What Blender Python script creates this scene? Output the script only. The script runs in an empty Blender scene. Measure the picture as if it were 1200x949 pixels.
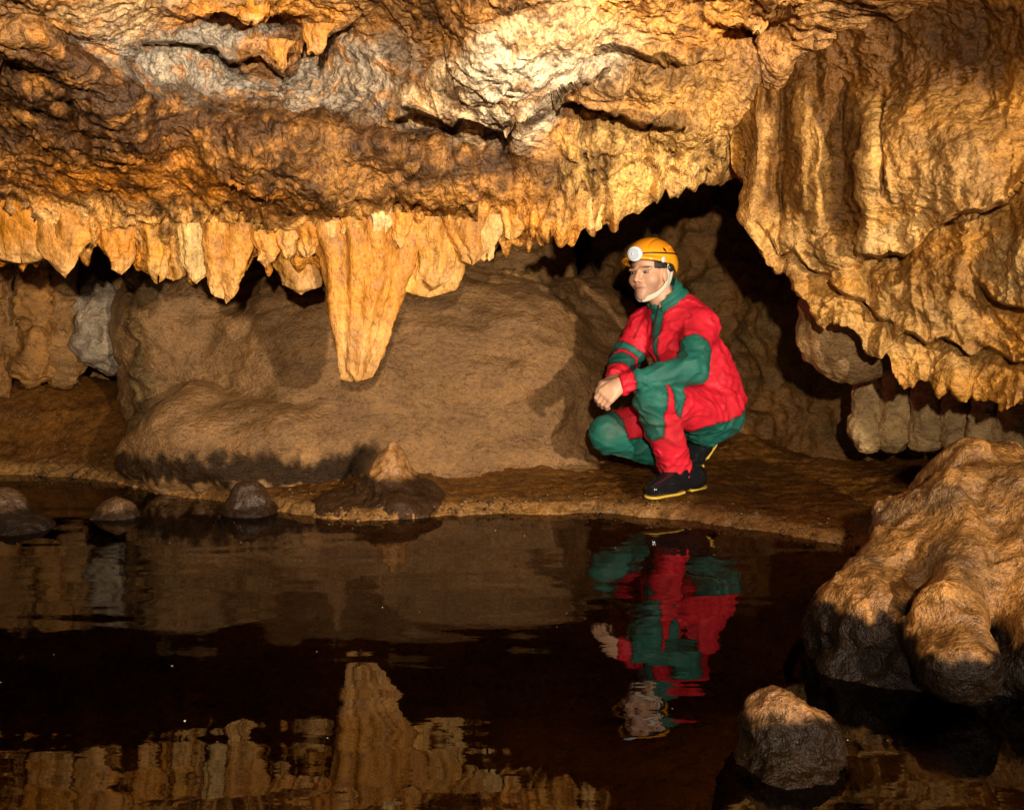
import bpy, math, numpy as np
from math import radians
C = bpy.context.scene
# ------------------------------------------------------------------ camera model (photo pixels -> world points)
F = 1167.0; CX, CY = 600.0, 474.5; H = 1.0
TH = math.atan((CY-316.0)/F)
def W(u, v, D):
    """world point seen at photo pixel (u,v) whose y (distance from the camera) is D"""
    u = np.asarray(u, float); v = np.asarray(v, float); D = np.asarray(D, float)
    a = (u-CX)/F; b = (CY-v)/F
    dy = math.cos(TH)+b*math.sin(TH); dz = -math.sin(TH)+b*math.cos(TH)
    return np.stack(np.broadcast_arrays(a/dy*D, D, H+dz/dy*D), -1)
def proj(P):
    x = P[..., 0]; y = P[..., 1]; z = P[..., 2]-H
    f = y*math.cos(TH)-z*math.sin(TH); up = y*math.sin(TH)+z*math.cos(TH)
    return CX+F*x/f, CY-F*up/f
# ------------------------------------------------------------------ noise
rng = np.random.RandomState(7)
PERM = rng.permutation(256).astype(np.int32); PERM = np.concatenate([PERM, PERM, PERM])
GR = rng.normal(size=(256, 3)); GR /= np.linalg.norm(GR, axis=1)[:, None]
def noise(P):
    P = np.asarray(P, float); sh = P.shape[:-1]; P = P.reshape(-1, 3)
    I = np.floor(P).astype(np.int64); f = P-I; I &= 255
    w = f*f*f*(f*(f*6-15)+10)
    out = 0
    for dx in (0, 1):
        wx = w[:, 0] if dx else 1-w[:, 0]
        for dy in (0, 1):
            wy = w[:, 1] if dy else 1-w[:, 1]
            for dz in (0, 1):
                wz = w[:, 2] if dz else 1-w[:, 2]
                h = PERM[PERM[PERM[(I[:, 0]+dx) & 255]+((I[:, 1]+dy) & 255)]+((I[:, 2]+dz) & 255)]
                g = GR[h]
                out = out+wx*wy*wz*(g[:, 0]*(f[:, 0]-dx)+g[:, 1]*(f[:, 1]-dy)+g[:, 2]*(f[:, 2]-dz))
    return (out*1.6).reshape(sh)
def fbm(P, o=4, gain=.5, lac=2.03):
    s = 0; a = 1; P = np.asarray(P, float)
    for i in range(o):
        s = s+a*noise(P+i*17.3); P = P*lac; a *= gain
    return s
def billow(P, o=3, gain=.5):
    s = 0; a = 1; P = np.asarray(P, float)
    for i in range(o):
        s = s+a*(1-2*np.abs(noise(P+i*11.7))); P = P*2.1; a *= gain
    return s
def ss(a, b, x):
    t = np.clip((x-a)/(b-a), 0, 1); return t*t*(3-2*t)
# ------------------------------------------------------------------ mesh helpers
def link(o): C.collection.objects.link(o); return o
def mk(name, V, Fc, mat, tint=None, parent=None, origin=None, smooth=True):
    V = np.asarray(V, float).reshape(-1, 3)
    org = np.zeros(3) if origin is None else np.asarray(origin, float)
    me = bpy.data.meshes.new(name)
    me.vertices.add(len(V)); me.vertices.foreach_set('co', (V-org).astype(np.float32).ravel())
    if isinstance(Fc, np.ndarray):
        n = Fc.shape[1]
        me.loops.add(Fc.size); me.loops.foreach_set('vertex_index', Fc.astype(np.int32).ravel())
        me.polygons.add(len(Fc)); me.polygons.foreach_set('loop_start', (np.arange(len(Fc))*n).astype(np.int32))
        me.update(calc_edges=True)
    else:
        me.clear_geometry(); me.from_pydata([tuple(p) for p in (V-org)], [], Fc)
    me.validate()
    if smooth: me.polygons.foreach_set('use_smooth', np.ones(len(me.polygons), bool))
    if tint is not None:
        t = np.asarray(tint, np.float32)
        if t.shape[-1] == 3: t = np.concatenate([t, np.ones(t.shape[:-1]+(1,), np.float32)], -1)
        ca = me.color_attributes.new('tint', 'FLOAT_COLOR', 'POINT'); ca.data.foreach_set('color', t.reshape(-1, 4).ravel())
    me.materials.append(mat)
    o = link(bpy.data.objects.new(name, me)); 
    if parent is not None:
        o.parent = parent
        if parent.type == 'EMPTY' or True:
            base = np.array(world_loc(parent)); o.location = tuple(org-base)
    else: o.location = tuple(org)
    return o
def world_loc(o):
    l = np.array(o.location)
    while o.parent is not None:
        o = o.parent; l = l+np.array(o.location)
    return l
def tag(o, label=None, cat=None, group=None, kind=None):
    for k, x in (('label', label), ('category', cat), ('group', group), ('kind', kind)):
        if x: o[k] = x
    return o
def gridfaces(r, c, wrap=False, flip=False):
    i = np.arange(r-1)[:, None]; j = np.arange(c if wrap else c-1)[None, :]
    a = i*c+j; b = i*c+(j+1) % c; d = (i+1)*c+(j+1) % c; e = (i+1)*c+j
    q = np.stack([a, b, d, e], -1).reshape(-1, 4)
    return q[:, ::-1].copy() if flip else q
def gridnormals(P):
    du = np.gradient(P, axis=1); dv = np.gradient(P, axis=0)
    n = np.cross(du, dv); n /= np.linalg.norm(n, axis=-1)[..., None]+1e-12
    return n
def blur(A, k, it=2):
    for _ in range(it):
        for ax in (0, 1):
            pad = [(0, 0)]*A.ndim; pad[ax] = (k+1, k)
            c = np.cumsum(np.pad(A, pad, mode='edge'), axis=ax)
            n = A.shape[ax]
            A = (np.take(c, np.arange(2*k+1, 2*k+1+n), ax)-np.take(c, np.arange(0, n), ax))/(2*k+1)
    return A
# ------------------------------------------------------------------ signed distance shapes -> mesh
def s_ball(P, c, r): return np.linalg.norm(P-np.asarray(c), axis=-1)-r
def s_ell(P, c, r, R=None):
    q = P-np.asarray(c)
    if R is not None: q = q@np.asarray(R).T
    r = np.asarray(r, float)
    k0 = np.linalg.norm(q/r, axis=-1); k1 = np.linalg.norm(q/(r*r), axis=-1)+1e-9
    return k0*(k0-1)/k1
def s_cone(P, a, b, ra, rb, full=False):
    a = np.asarray(a, float); b = np.asarray(b, float); ab = b-a
    t = np.clip(((P-a)@ab)/(ab@ab+1e-12), 0, 1)
    d = np.linalg.norm(P-(a+t[..., None]*ab), axis=-1)-(ra+(rb-ra)*t)
    return (d, t) if full else d
def smin(a, b, k):
    h = np.clip(.5+.5*(b-a)/k, 0, 1); return b+(a-b)*h-k*h*(1-h)
def smax(a, b, k): return -smin(-a, -b, k)
def mesh_sdf(f, lo, hi, h, coarse=4):
    """vertices and quads of the surface f = 0; the fine grid is evaluated only near the surface"""
    lo = np.asarray(lo, float); hi = np.asarray(hi, float)
    nc = np.ceil((hi-lo)/(h*coarse)).astype(int)+2; hc = h*coarse
    gc = np.stack(np.meshgrid(*[lo[i]+(np.arange(nc[i])+.5)*hc for i in range(3)], indexing='ij'), -1)
    vc = f(gc.reshape(-1, 3)).reshape(nc)
    near = np.abs(vc) < hc*1.9
    n = nc*coarse
    val = np.repeat(np.repeat(np.repeat(np.where(vc > 0, hc, -hc), coarse, 0), coarse, 1), coarse, 2).astype(np.float32)
    m = np.repeat(np.repeat(np.repeat(near, coarse, 0), coarse, 1), coarse, 2)
    idx = np.argwhere(m)
    for s in range(0, len(idx), 400000):
        ii = idx[s:s+400000]; val[ii[:, 0], ii[:, 1], ii[:, 2]] = f(lo+(ii+.5)*h)
    val[0] = val[-1] = hc; val[:, 0] = val[:, -1] = hc; val[:, :, 0] = val[:, :, -1] = hc
    inside = val < 0
    S = np.zeros(tuple(n-1), np.int8)
    for dx in (0, 1):
        for dy in (0, 1):
            for dz in (0, 1): S += inside[dx:n[0]-1+dx, dy:n[1]-1+dy, dz:n[2]-1+dz]
    act = (S > 0) & (S < 8); cells = np.argwhere(act)
    vid = -np.ones(S.shape, np.int64); vid[act] = np.arange(len(cells))
    acc = np.zeros((len(cells), 3)); cnt = np.zeros(len(cells))
    cor = np.array([[x, y, z] for x in (0, 1) for y in (0, 1) for z in (0, 1)])
    for i in range(8):
        for j in range(i+1, 8):
            if np.abs(cor[i]-cor[j]).sum() != 1: continue
            A = cells+cor[i]; B = cells+cor[j]
            va = val[A[:, 0], A[:, 1], A[:, 2]]; vb = val[B[:, 0], B[:, 1], B[:, 2]]
            k = (va < 0) != (vb < 0); t = np.where(k, va/(np.where(k, va-vb, 1)), 0)
            acc += np.where(k[:, None], cor[i]+(cor[j]-cor[i])*t[:, None], 0); cnt += k
    V = lo+(cells+acc/cnt[:, None]+.5)*h
    quads = []
    for ax in range(3):
        o1, o2 = [(1, 2), (2, 0), (0, 1)][ax]
        sl0 = [slice(1, n[k]-1) for k in range(3)]; sl1 = list(sl0)
        sl0[ax] = slice(0, n[ax]-1); sl1[ax] = slice(1, n[ax])
        a = inside[tuple(sl0)]; b = inside[tuple(sl1)]
        e = np.argwhere(a != b); off = np.array([1, 1, 1]); off[ax] = 0; e0 = e+off
        sgn = a[e[:, 0], e[:, 1], e[:, 2]]
        def g(d1, d2):
            q = e0.copy(); q[:, o1] -= d1; q[:, o2] -= d2; return vid[q[:, 0], q[:, 1], q[:, 2]]
        q = np.stack([g(1, 1), g(0, 1), g(0, 0), g(1, 0)], -1)
        q[~sgn] = q[~sgn][:, ::-1]; quads.append(q)
    Q = np.concatenate(quads); Q = Q[(Q >= 0).all(1)]
    return V, Q
def smoothmesh(V, Q, it=1, w=.5):
    for _ in range(it):
        acc = np.zeros_like(V); cnt = np.zeros(len(V))
        for a, b in ((0, 1), (1, 2), (2, 3), (3, 0)):
            np.add.at(acc, Q[:, a], V[Q[:, b]]); np.add.at(cnt, Q[:, a], 1)
            np.add.at(acc, Q[:, b], V[Q[:, a]]); np.add.at(cnt, Q[:, b], 1)
        V = V*(1-w)+w*acc/np.maximum(cnt, 1)[:, None]
    return V
# ------------------------------------------------------------------ materials
class NT:
    def __init__(s, name):
        s.m = bpy.data.materials.new(name); s.m.use_nodes = True; s.t = s.m.node_tree; s.t.nodes.clear()
        s.out = s.t.nodes.new('ShaderNodeOutputMaterial')
    def n(s, typ, **kw):
        nd = s.t.nodes.new('ShaderNode'+typ)
        for k, v in kw.items():
            if k.startswith('_'): setattr(nd, k[1:], v)
        for k, v in kw.items():
            if not k.startswith('_'):
                key = int(k[1:]) if k[0] == 'i' and k[1:].isdigit() else k.replace('__', ' ')
                inp = nd.inputs[key]
                if isinstance(v, bpy.types.NodeSocket): s.t.links.new(v, inp)
                else: inp.default_value = v
        return nd
    def math(s, op, a, b=0.0, c=None, clamp=False):
        kw = dict(i0=a, i1=b)
        if c is not None: kw['i2'] = c
        return s.n('Math', _operation=op, _use_clamp=clamp, **kw).outputs[0]
    def mixc(s, fac, a, b, mode='MIX'):
        nd = s.n('Mix', _data_type='RGBA', _blend_type=mode)
        for k, v in ((0, fac), (6, a), (7, b)):
            if isinstance(v, bpy.types.NodeSocket): s.t.links.new(v, nd.inputs[k])
            else: nd.inputs[k].default_value = v
        return nd.outputs[2]
    def ramp(s, fac, pts):
        nd = s.n('ValToRGB', Fac=fac); cr = nd.color_ramp
        while len(cr.elements) < len(pts): cr.elements.new(.5)
        for e, (p, c) in zip(cr.elements, pts):
            e.position = p; e.color = c if len(c) == 4 else tuple(c)+(1,)
        return nd.outputs[0]
def g(x): return (x, x, x, 1)
def rock_mat(name, crust=1.0, wet=.5, bump=1.0, speck=.5, var=1.0, stretch=1.0):
    """crust: popcorn lumps; wet: gloss of the water film; speck: dark mineral specks"""
    k = NT(name)
    pos0 = k.n('NewGeometry').outputs['Position']; mp = k.n('Mapping', Vector=pos0); mp.inputs['Scale'].default_value = (1, 1, stretch); pos = mp.outputs[0]
    V_ = lambda c: tuple(1+(x-1)*var for x in c)
    tint = k.n('VertexColor', _layer_name='tint').outputs['Color']
    n1 = k.n('TexNoise', Vector=pos, Scale=5.0, Detail=4.0, Roughness=.62).outputs['Fac']
    n2 = k.n('TexNoise', Vector=pos, Scale=30.0, Detail=4.0, Roughness=.68, Distortion=.3).outputs['Fac']
    n3 = k.n('TexNoise', Vector=pos, Scale=95.0, Detail=3.0, Roughness=.7).outputs['Fac']
    off = k.n('VectorMath', _operation='SCALE', i0=k.n('TexNoise', Vector=pos, Scale=16.0, Detail=1.0).outputs['Color'], Scale=.10).outputs[0]
    vo = k.n('TexVoronoi', Vector=k.n('VectorMath', _operation='ADD', i0=pos, i1=off).outputs[0], Scale=34.0).outputs['Distance']
    c = k.mixc(1.0, tint, k.ramp(n1, [(.30, V_((.52, .47, .43))), (.5, (1, 1, 1)), (.72, V_((1.35, 1.26, 1.12)))]), 'MULTIPLY')
    c = k.mixc(1.0, c, k.ramp(n2, [(.28, V_((.42, .36, .31))), (.5, (1, 1, 1)), (.74, V_((1.38, 1.36, 1.28)))]), 'MULTIPLY')
    c = k.mixc(1.0, c, k.ramp(n3, [(.30, V_((.50, .45, .40))), (.5, (1, 1, 1)), (.70, V_((1.40, 1.38, 1.32)))]), 'MULTIPLY')  # crest light and pit shade of the fine grain painted into the colour
    sp = k.ramp(k.math('MULTIPLY', n2, n1), [(.12, g(1)), (.22, g(0))])
    c = k.mixc(k.math('MULTIPLY', sp, speck), c, (.030, .016, .009, 1))
    c = k.n('HueSaturation', Saturation=1.10, Value=1.0, Color=c).outputs[0]
    cm = k.ramp(n1, [(.40, g(.08)), (.62, g(1))])
    h = k.math('MULTIPLY', n2, 1.25)
    h = k.math('ADD', h, k.math('MULTIPLY', k.math('MULTIPLY', k.math('SUBTRACT', 1.0, k.math('POWER', vo, 1.6)), cm), .85*crust))
    h = k.math('ADD', h, k.math('MULTIPLY', n3, .50))
    b = k.n('Bump', Height=h, Strength=.9*bump, Distance=.013).outputs[0]
    al = k.n('VertexColor', _layer_name='tint').outputs['Alpha']
    rough = k.n('MapRange', Value=n2, i1=.35, i2=.65, i3=.50-.42*wet, i4=.85-.42*wet).outputs[0]
    p = k.n('BsdfPrincipled', Base__Color=c, Roughness=rough, Normal=b)
    k.t.links.new(k.math('MULTIPLY', al, .22+.2*wet), p.inputs['Specular IOR Level'])
    k.t.links.new(p.outputs[0], k.out.inputs[0]); return k.m
M_ceil = rock_mat('crusted_dripstone', .7, .55, 1.0, .6, 1.15)
M_drip = rock_mat('amber_dripstone', .2, .55, .8, .15, .75, .5)
M_wall = rock_mat('wet_brown_limestone', .3, .75, 1.1, .05, .6, 1.7)
M_flow = rock_mat('flowstone', .35, .55, .95, .05, .9, 1.3)
M_tan = rock_mat('wet_tan_rock', .55, .7, 1.0, .35, 1.0)
M_mud = rock_mat('wet_mud', .3, .8, .7, .25, .8)
def plain(name, col, rough=.5, spec=.5, bump=0, bscale=200, coat=0, metal=0, tintattr=False, var=0):
    k = NT(name)
    c = k.n('VertexColor', _layer_name='tint').outputs['Color'] if tintattr else tuple(col)+(1,)
    tc = k.n('TexCoord').outputs['Object']
    if var:
        nn = k.n('TexNoise', Vector=tc, Scale=18.0, Detail=5.0).outputs['Fac']
        c = k.mixc(1.0, c, k.ramp(nn, [(.3, g(1-var)), (.7, g(1+var*.4))]), 'MULTIPLY')
    p = k.n('BsdfPrincipled', Base__Color=c, Roughness=rough, Metallic=metal)
    p.inputs['Specular IOR Level'].default_value = spec; p.inputs['Coat Weight'].default_value = coat
    if bump:
        nz = k.n('TexNoise', Vector=tc, Scale=float(bscale), Detail=3.0).outputs['Fac']
        k.t.links.new(k.n('Bump', Height=nz, Strength=bump, Distance=.004).outputs[0], p.inputs['Normal'])
    k.t.links.new(p.outputs[0], k.out.inputs[0]); return k.m
# ------------------------------------------------------------------ interpolation of depth control points, blobs of pigment and painted shade
def rbf(pts, c=70.0):
    pts = np.array(pts, float); X = pts[:, :2]; y = pts[:, 2]; N = len(pts)
    r = np.sqrt(((X[:, None]-X[None])**2).sum(-1)+c*c)
    A = np.zeros((N+3, N+3)); A[:N, :N] = r; A[:N, N] = 1; A[:N, N+1:] = X/500; A[N, :N] = 1; A[N+1:, :N] = X.T/500
    w = np.linalg.solve(A+np.eye(N+3)*1e-6, np.concatenate([y, [0, 0, 0]]))
    def f(u, v):
        s = w[N]+w[N+1]*u/500+w[N+2]*v/500
        for i in range(N): s = s+w[i]*np.sqrt((u-X[i, 0])**2+(v-X[i, 1])**2+c*c)
        return s
    return f
def pigment_shade(u, v, P, base, blobs, warp=26):
    wu = u+warp*fbm(P*3.1+5, 3); wv = v+warp*.7*fbm(P*3.1+31, 3)
    fine = fbm(P*9+77, 3)
    col = np.zeros(u.shape+(3,))+np.asarray(base)
    for (cx, cy, rx, ry, ang, c, w) in blobs:
        a = radians(ang); x = (wu-cx)*math.cos(a)+(wv-cy)*math.sin(a); y = -(wu-cx)*math.sin(a)+(wv-cy)*math.cos(a)
        d = np.sqrt((x/rx)**2+(y/ry)**2)+.22*fine
        m = w*(1-ss(.6, 1.15, d)); col = col*(1-m[..., None])+np.asarray(c)*m[..., None]
    return col
def poly(pts):
    p = np.array(pts, float); return lambda x: np.interp(x, p[:, 0], p[:, 1])
AMBER = (.62, .275, .082); AMBER2 = (.68, .325, .110); CREAM = (.76, .50, .26); ORANGE = (.54, .20, .055)
DARK = (.075, .036, .017); BROWN = (.20, .098, .042); GREY = (.34, .27, .20); TAN = (.44, .235, .10)
# ------------------------------------------------------------------ sheets of rock hanging from above
def sheet(name, us, vt, edge, Dfun, disp, mat, col, back=2.6, rise=.45, thick=.05, nrow=330, teeth=None):
    us = np.asarray(us, float); e = edge(us)+(teeth(us) if teeth is not None else 0)
    t1 = np.linspace(0, 1, 26)[:-1]; t2 = np.linspace(0, 1, nrow)
    rows = []
    for t in t1: rows.append(vt+(-60-vt)*t+0*us)
    for t in t2: rows.append(-60+(e+60)*t)
    v = np.array(rows); u = np.broadcast_to(us, v.shape)
    D = Dfun(u, v, e[None, :])
    P = W(u, v, D)
    # curl under the lower edge and run back as the underside
    k = np.linspace(0, 1, 70)[1:]
    tail = []
    Pe = P[-1]
    for s in k:
        a = min(s/.18, 1)*math.pi/2
        yy = thick*math.sin(a)+back*max(0, s-.1)**1.25; zz = -thick*.0+thick*.9*(1-math.cos(a))+rise*max(0, s-.06)
        q = Pe.copy(); q[:, 0] *= (q[:, 1]+yy*1.15)/q[:, 1]; q[:, 1] += yy; q[:, 2] += zz; tail.append(q)
    # run forward from the top edge over the camera
    P0 = P[0]; head = []
    for s in np.linspace(1, 0, 14)[:-1]:
        q = P0.copy(); q[:, 1] -= s*4.0; q[:, 2] += .25*s; head.append(q)
    P = np.concatenate([np.array(head), P, np.array(tail)])
    vv = np.concatenate([np.repeat(v[:1], 13, 0), v, np.repeat(v[-1:], len(k), 0)]); uu = np.broadcast_to(us, vv.shape)
    ee = np.broadcast_to(e, vv.shape)
    n = gridnormals(P); sgn = np.sign((n*(P-np.array([0, 0, 1.]))).sum(-1, keepdims=True)); 
    if np.median(sgn[40:-100]) > 0: n = -n
    n = blur(n, 7); n /= np.linalg.norm(n, axis=-1)[..., None]+1e-9
    P2 = P+n*disp(P, uu, vv, ee)[..., None]
    return mk(name, P2, gridfaces(*P.shape[:2]), mat, col(P, uu, vv, ee))
def ribs(u, v, P, per, seed=0, sharp=1.0):
    w = (u+10*noise(np.stack([u/90, v/60, u*0+seed], -1)))/per
    n = noise(np.stack([w, v/(per*9), u*0+seed+3.3], -1))
    return 1-np.abs(n)*2.2*sharp
def lip(u, v, line, x0, x1, a, L, fade=25, pre=10):
    y = line(u); m = ss(x0-fade, x0+fade, u)*(1-ss(x1-fade, x1+fade, u))
    s = v-y
    return m*a*(ss(-3, 3, s)*np.exp(-np.clip(s, 0, None)/L)-.35*np.exp(-np.clip(-s, 0, None)/pre)*(s < 0))
def spike(u, per, seed):
    n = noise(np.stack([u/per, u*0+seed*3.7, u*0+.5], -1)); return np.clip(1-np.abs(n)*3.2, -.6, 1)
edgeA = poly([(-900, 330), (-300, 322), (-120, 312), (-40, 318), (0, 300), (30, 305), (66, 300), (78, 312), (96, 298), (112, 288), (122, 300), (142, 312), (160, 300), (176, 318), (190, 312), (214, 318), (230, 326), (242, 318), (250, 300), (275, 298), (300, 300), (312, 306), (324, 296), (345, 298), (372, 292), (400, 294), (470, 290), (486, 300), (505, 296), (524, 314), (532, 306), (555, 304), (566, 306), (573, 298), (582, 283), (600, 277), (610, 273), (622, 264), (633, 267), (640, 264), (648, 244), (654, 250), (658, 262), (670, 271), (680, 265), (692, 274), (705, 270), (720, 262), (735, 250), (745, 240), (760, 232), (772, 224), (778, 216), (792, 213), (805, 209), (813, 213), (820, 207), (840, 207), (865, 209), (880, 214), (1200, 230), (2100, 260)])
DA = rbf([(-900, 330, 3.9), (-500, 150, 3.1), (-300, 310, 4.0), (0, 300, 4.05), (200, 310, 4.05), (400, 290, 4.0), (600, 275, 4.0), (700, 265, 3.95), (850, 210, 4.0), (1100, 220, 4.0), (1800, 230, 3.5),
          (0, 245, 3.88), (200, 250, 3.85), (400, 235, 3.82), (600, 220, 3.8), (750, 190, 3.8),
          (0, 190, 3.7), (200, 200, 3.7), (420, 190, 3.72), (600, 180, 3.75), (700, 150, 3.68),
          (0, 100, 3.35), (150, 140, 3.4), (300, 160, 3.55), (450, 150, 3.6), (0, 20, 2.95), (60, 50, 3.1),
          (250, 90, 3.62), (330, 30, 3.65), (430, 60, 3.6), (180, 30, 3.3), (480, 20, 3.35), (560, 90, 3.25), (640, 100, 3.3), (560, 20, 3.0), (700, 30, 3.15), (780, 100, 3.45), (830, 40, 3.35), (900, 30, 3.4), (900, 150, 3.9),
          (0, -60, 2.7), (300, -60, 3.1), (600, -60, 2.75), (900, -60, 2.9), (0, -300, 2.05), (400, -300, 2.15), (800, -300, 2.1), (-600, -300, 2.0), (1600, -300, 2.0),
          (-600, -900, 1.1), (0, -900, 1.1), (600, -900, 1.1), (1200, -900, 1.1), (1900, -900, 1.1), (1600, 0, 2.7)], 50)
L1 = poly([(40, 20), (100, 55), (180, 95), (250, 118), (330, 135), (420, 150), (520, 160)])          # rim of the dark shelf under the hollow
L2 = poly([(440, 150), (480, 128), (530, 148), (545, 130), (600, 150), (615, 118), (660, 100), (700, 75)])
L3 = poly([(640, 112), (690, 122), (740, 136), (790, 140)])
L4 = poly([(660, 62), (700, 52), (760, 62), (850, 66)])
L5 = poly([(180, -10), (196, 8), (232, 12), (250, 5), (270, 8), (292, 30), (312, 22), (330, 4), (400, -6)])
L6 = poly([(120, 40), (180, 48), (240, 60), (262, 76), (285, 70), (305, 66), (320, 76), (330, 86), (342, 74), (358, 50), (372, 66), (392, 48), (415, 30), (430, 10)])
L7 = poly([(820, 10), (850, 30), (868, 26), (888, 42), (902, 22), (930, 8), (960, -20)])
def Dceil(u, v, e):
    D = DA(u, v)
    w = 6*noise(np.stack([u/22, v/22, u*0+9], -1))
    D = D+lip(u, v+w, L2, 470, 690, .26, 46)+lip(u, v+w, L3, 655, 785, .17, 34)+lip(u, v+w, L4, 680, 840, .14, 26)
    D = D+lip(u, v+w*.5, L5, 195, 345, .20, 26)+lip(u, v+w*.5, L6, 150, 420, .20, 34)+lip(u, v, L7, 835, 925, .24, 34)
    D = D+.16*ss(-4, 22, v-L1(u))*(1-ss(60, 150, v-L1(u)))*(u > 0)*(u < 560)*-1
    s = e-v                                                    # above the lower edge
    m = np.exp(-np.clip(s, 0, None)/75)*(u < 1300)
    P0 = W(u, v, D)
    D = D-.060*m*ribs(u, v, P0, 44, 1)-.020*m*ribs(u, v, P0, 18, 4)
    mid = ss(620, 680, u)*(1-ss(850, 900, u))*ss(110, 140, v)
    D = D-.050*mid*ribs(u, v, P0, 34, 8)-.022*mid*ribs(u, v, P0, 15, 14)
    # second row of teeth above the lower one
    for (base_v, seed, amp, x1) in ((252, 2, .085, 640), (276, 6, .06, 560), (236, 9, .05, 640)):
        line = base_v+15*spike(u, 18, seed)+4*spike(u, 8, seed+1)+12*noise(np.stack([u/60, u*0, u*0+seed], -1))
        D = D+amp*(1-ss(x1-20, x1+20, u))*ss(-1.5, 1.5, v-line)*np.exp(-np.clip(v-line, 0, None)/16)
    for (base_v, seed, amp) in ((205, 22, .06), (172, 26, .05)):
        line = base_v-(u-700)*.16+16*spike(u, 19, seed)+4*spike(u, 9, seed+1)
        D = D+amp*ss(640, 670, u)*(1-ss(840, 870, u))*ss(-1.5, 1.5, v-line)*np.exp(-np.clip(v-line, 0, None)/18)
    return D
def dispceil(P, u, v, e):
    lump = billow(P*9+3, 3, .55); f = fbm(P*2.2, 3)
    s = np.clip(e-v, 0, None)
    crusty = ss(30, 90, s)*.8+.2
    big = fbm(P*4.5+20, 3)
    q = P+.06*np.stack([fbm(P*5, 2), fbm(P*5+9, 2), fbm(P*5+19, 2)], -1)
    var = ss(-.5, .5, fbm(P*3+60, 2))
    d = .055*f+.032*big+.020*crusty*billow(q*6.5+3, 2, .5)*(.3+.7*var)+.006*fbm(q*30, 3)*(.4+crusty)+.011*billow(q*19, 2)*crusty*var+.006*billow(q*34, 2)*crusty+.012*(1-np.abs(fbm(q*np.array([11, 11, 20.]), 2)))*(1-var)
    return d
def colceil(P, u, v, e):
    s = e-v
    c = pigment_shade(u, v, P, TAN, [
        (150, 290, 420, 70, 0, AMBER, .95), (560, 255, 200, 55, 0, AMBER2, .9), (-200, 290, 300, 80, 0, AMBER, .9),
        (270, 262, 400, 30, 0, (.72, .42, .17), .7), (760, 190, 130, 70, 0, (.68, .42, .17), .9),
        (120, 190, 240, 50, 4, (.50, .22, .075), .85), (430, 205, 240, 42, 6, (.36, .18, .07), .8), (30, 250, 80, 12, 0, CREAM, .3),
        (120, 205, 100, 24, 0, ORANGE, .6), (300, 222, 80, 20, 10, ORANGE, .5),
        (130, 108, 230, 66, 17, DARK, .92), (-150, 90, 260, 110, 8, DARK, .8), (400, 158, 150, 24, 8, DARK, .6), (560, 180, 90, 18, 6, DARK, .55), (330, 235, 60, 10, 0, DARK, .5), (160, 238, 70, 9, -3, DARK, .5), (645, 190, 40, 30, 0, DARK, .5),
        (280, 62, 220, 66, 12, (.40, .35, .28), .95), (430, 90, 80, 50, -30, (.33, .26, .19), .8), (270, 10, 130, 28, 0, AMBER, .85), (320, 70, 60, 22, 0, AMBER2, .7), (110, 10, 70, 30, 0, CREAM, .7), (370, 45, 30, 30, 0, AMBER2, .6),
        (20, 20, 60, 40, 0, (.30, .16, .07), .8), (500, 12, 30, 30, 0, DARK, .6), (540, 60, 60, 60, 0, TAN, .7),
        (600, 90, 140, 66, -22, (.82, .66, .46), .95), (520, 110, 60, 40, 0, CREAM, .7), (700, 20, 130, 40, -8, CREAM, .8), (800, 15, 80, 40, 0, AMBER2, .8), (560, 10, 50, 22, 0, BROWN, .6),
        (780, 95, 100, 45, 0, (.50, .28, .11), .9), (740, 128, 70, 8, 8, DARK, .7), (760, 80, 80, 10, 10, DARK, .5), (700, 100, 40, 20, 0, (.30, .17, .08), .6),  # thin dark strips paint the shaded gaps under the ledge lips
        (450, -250, 900, 150, 0, (.34, .2, .09), .8)])
    gl = (ss(.15, .45, fbm(P*13+3, 4))*ss(60, 100, s)*(u < 640))[..., None]*.6; c = c*(1-gl)+np.array((.50, .24, .09))*gl  # orange specks painted in for popcorn lumps catching the light
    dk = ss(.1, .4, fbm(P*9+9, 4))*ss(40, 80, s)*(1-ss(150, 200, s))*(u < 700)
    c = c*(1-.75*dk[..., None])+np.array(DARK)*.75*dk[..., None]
    return c
usA = np.concatenate([np.linspace(-1100, -60, 80)[:-1], np.linspace(-60, 960, 620)[:-1], np.linspace(960, 2200, 70)])
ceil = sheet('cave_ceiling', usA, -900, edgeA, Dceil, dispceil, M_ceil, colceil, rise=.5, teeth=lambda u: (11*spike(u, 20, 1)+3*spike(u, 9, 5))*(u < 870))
tag(ceil, kind='structure', label='crusted cave ceiling with amber drip edge over the pool')
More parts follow.
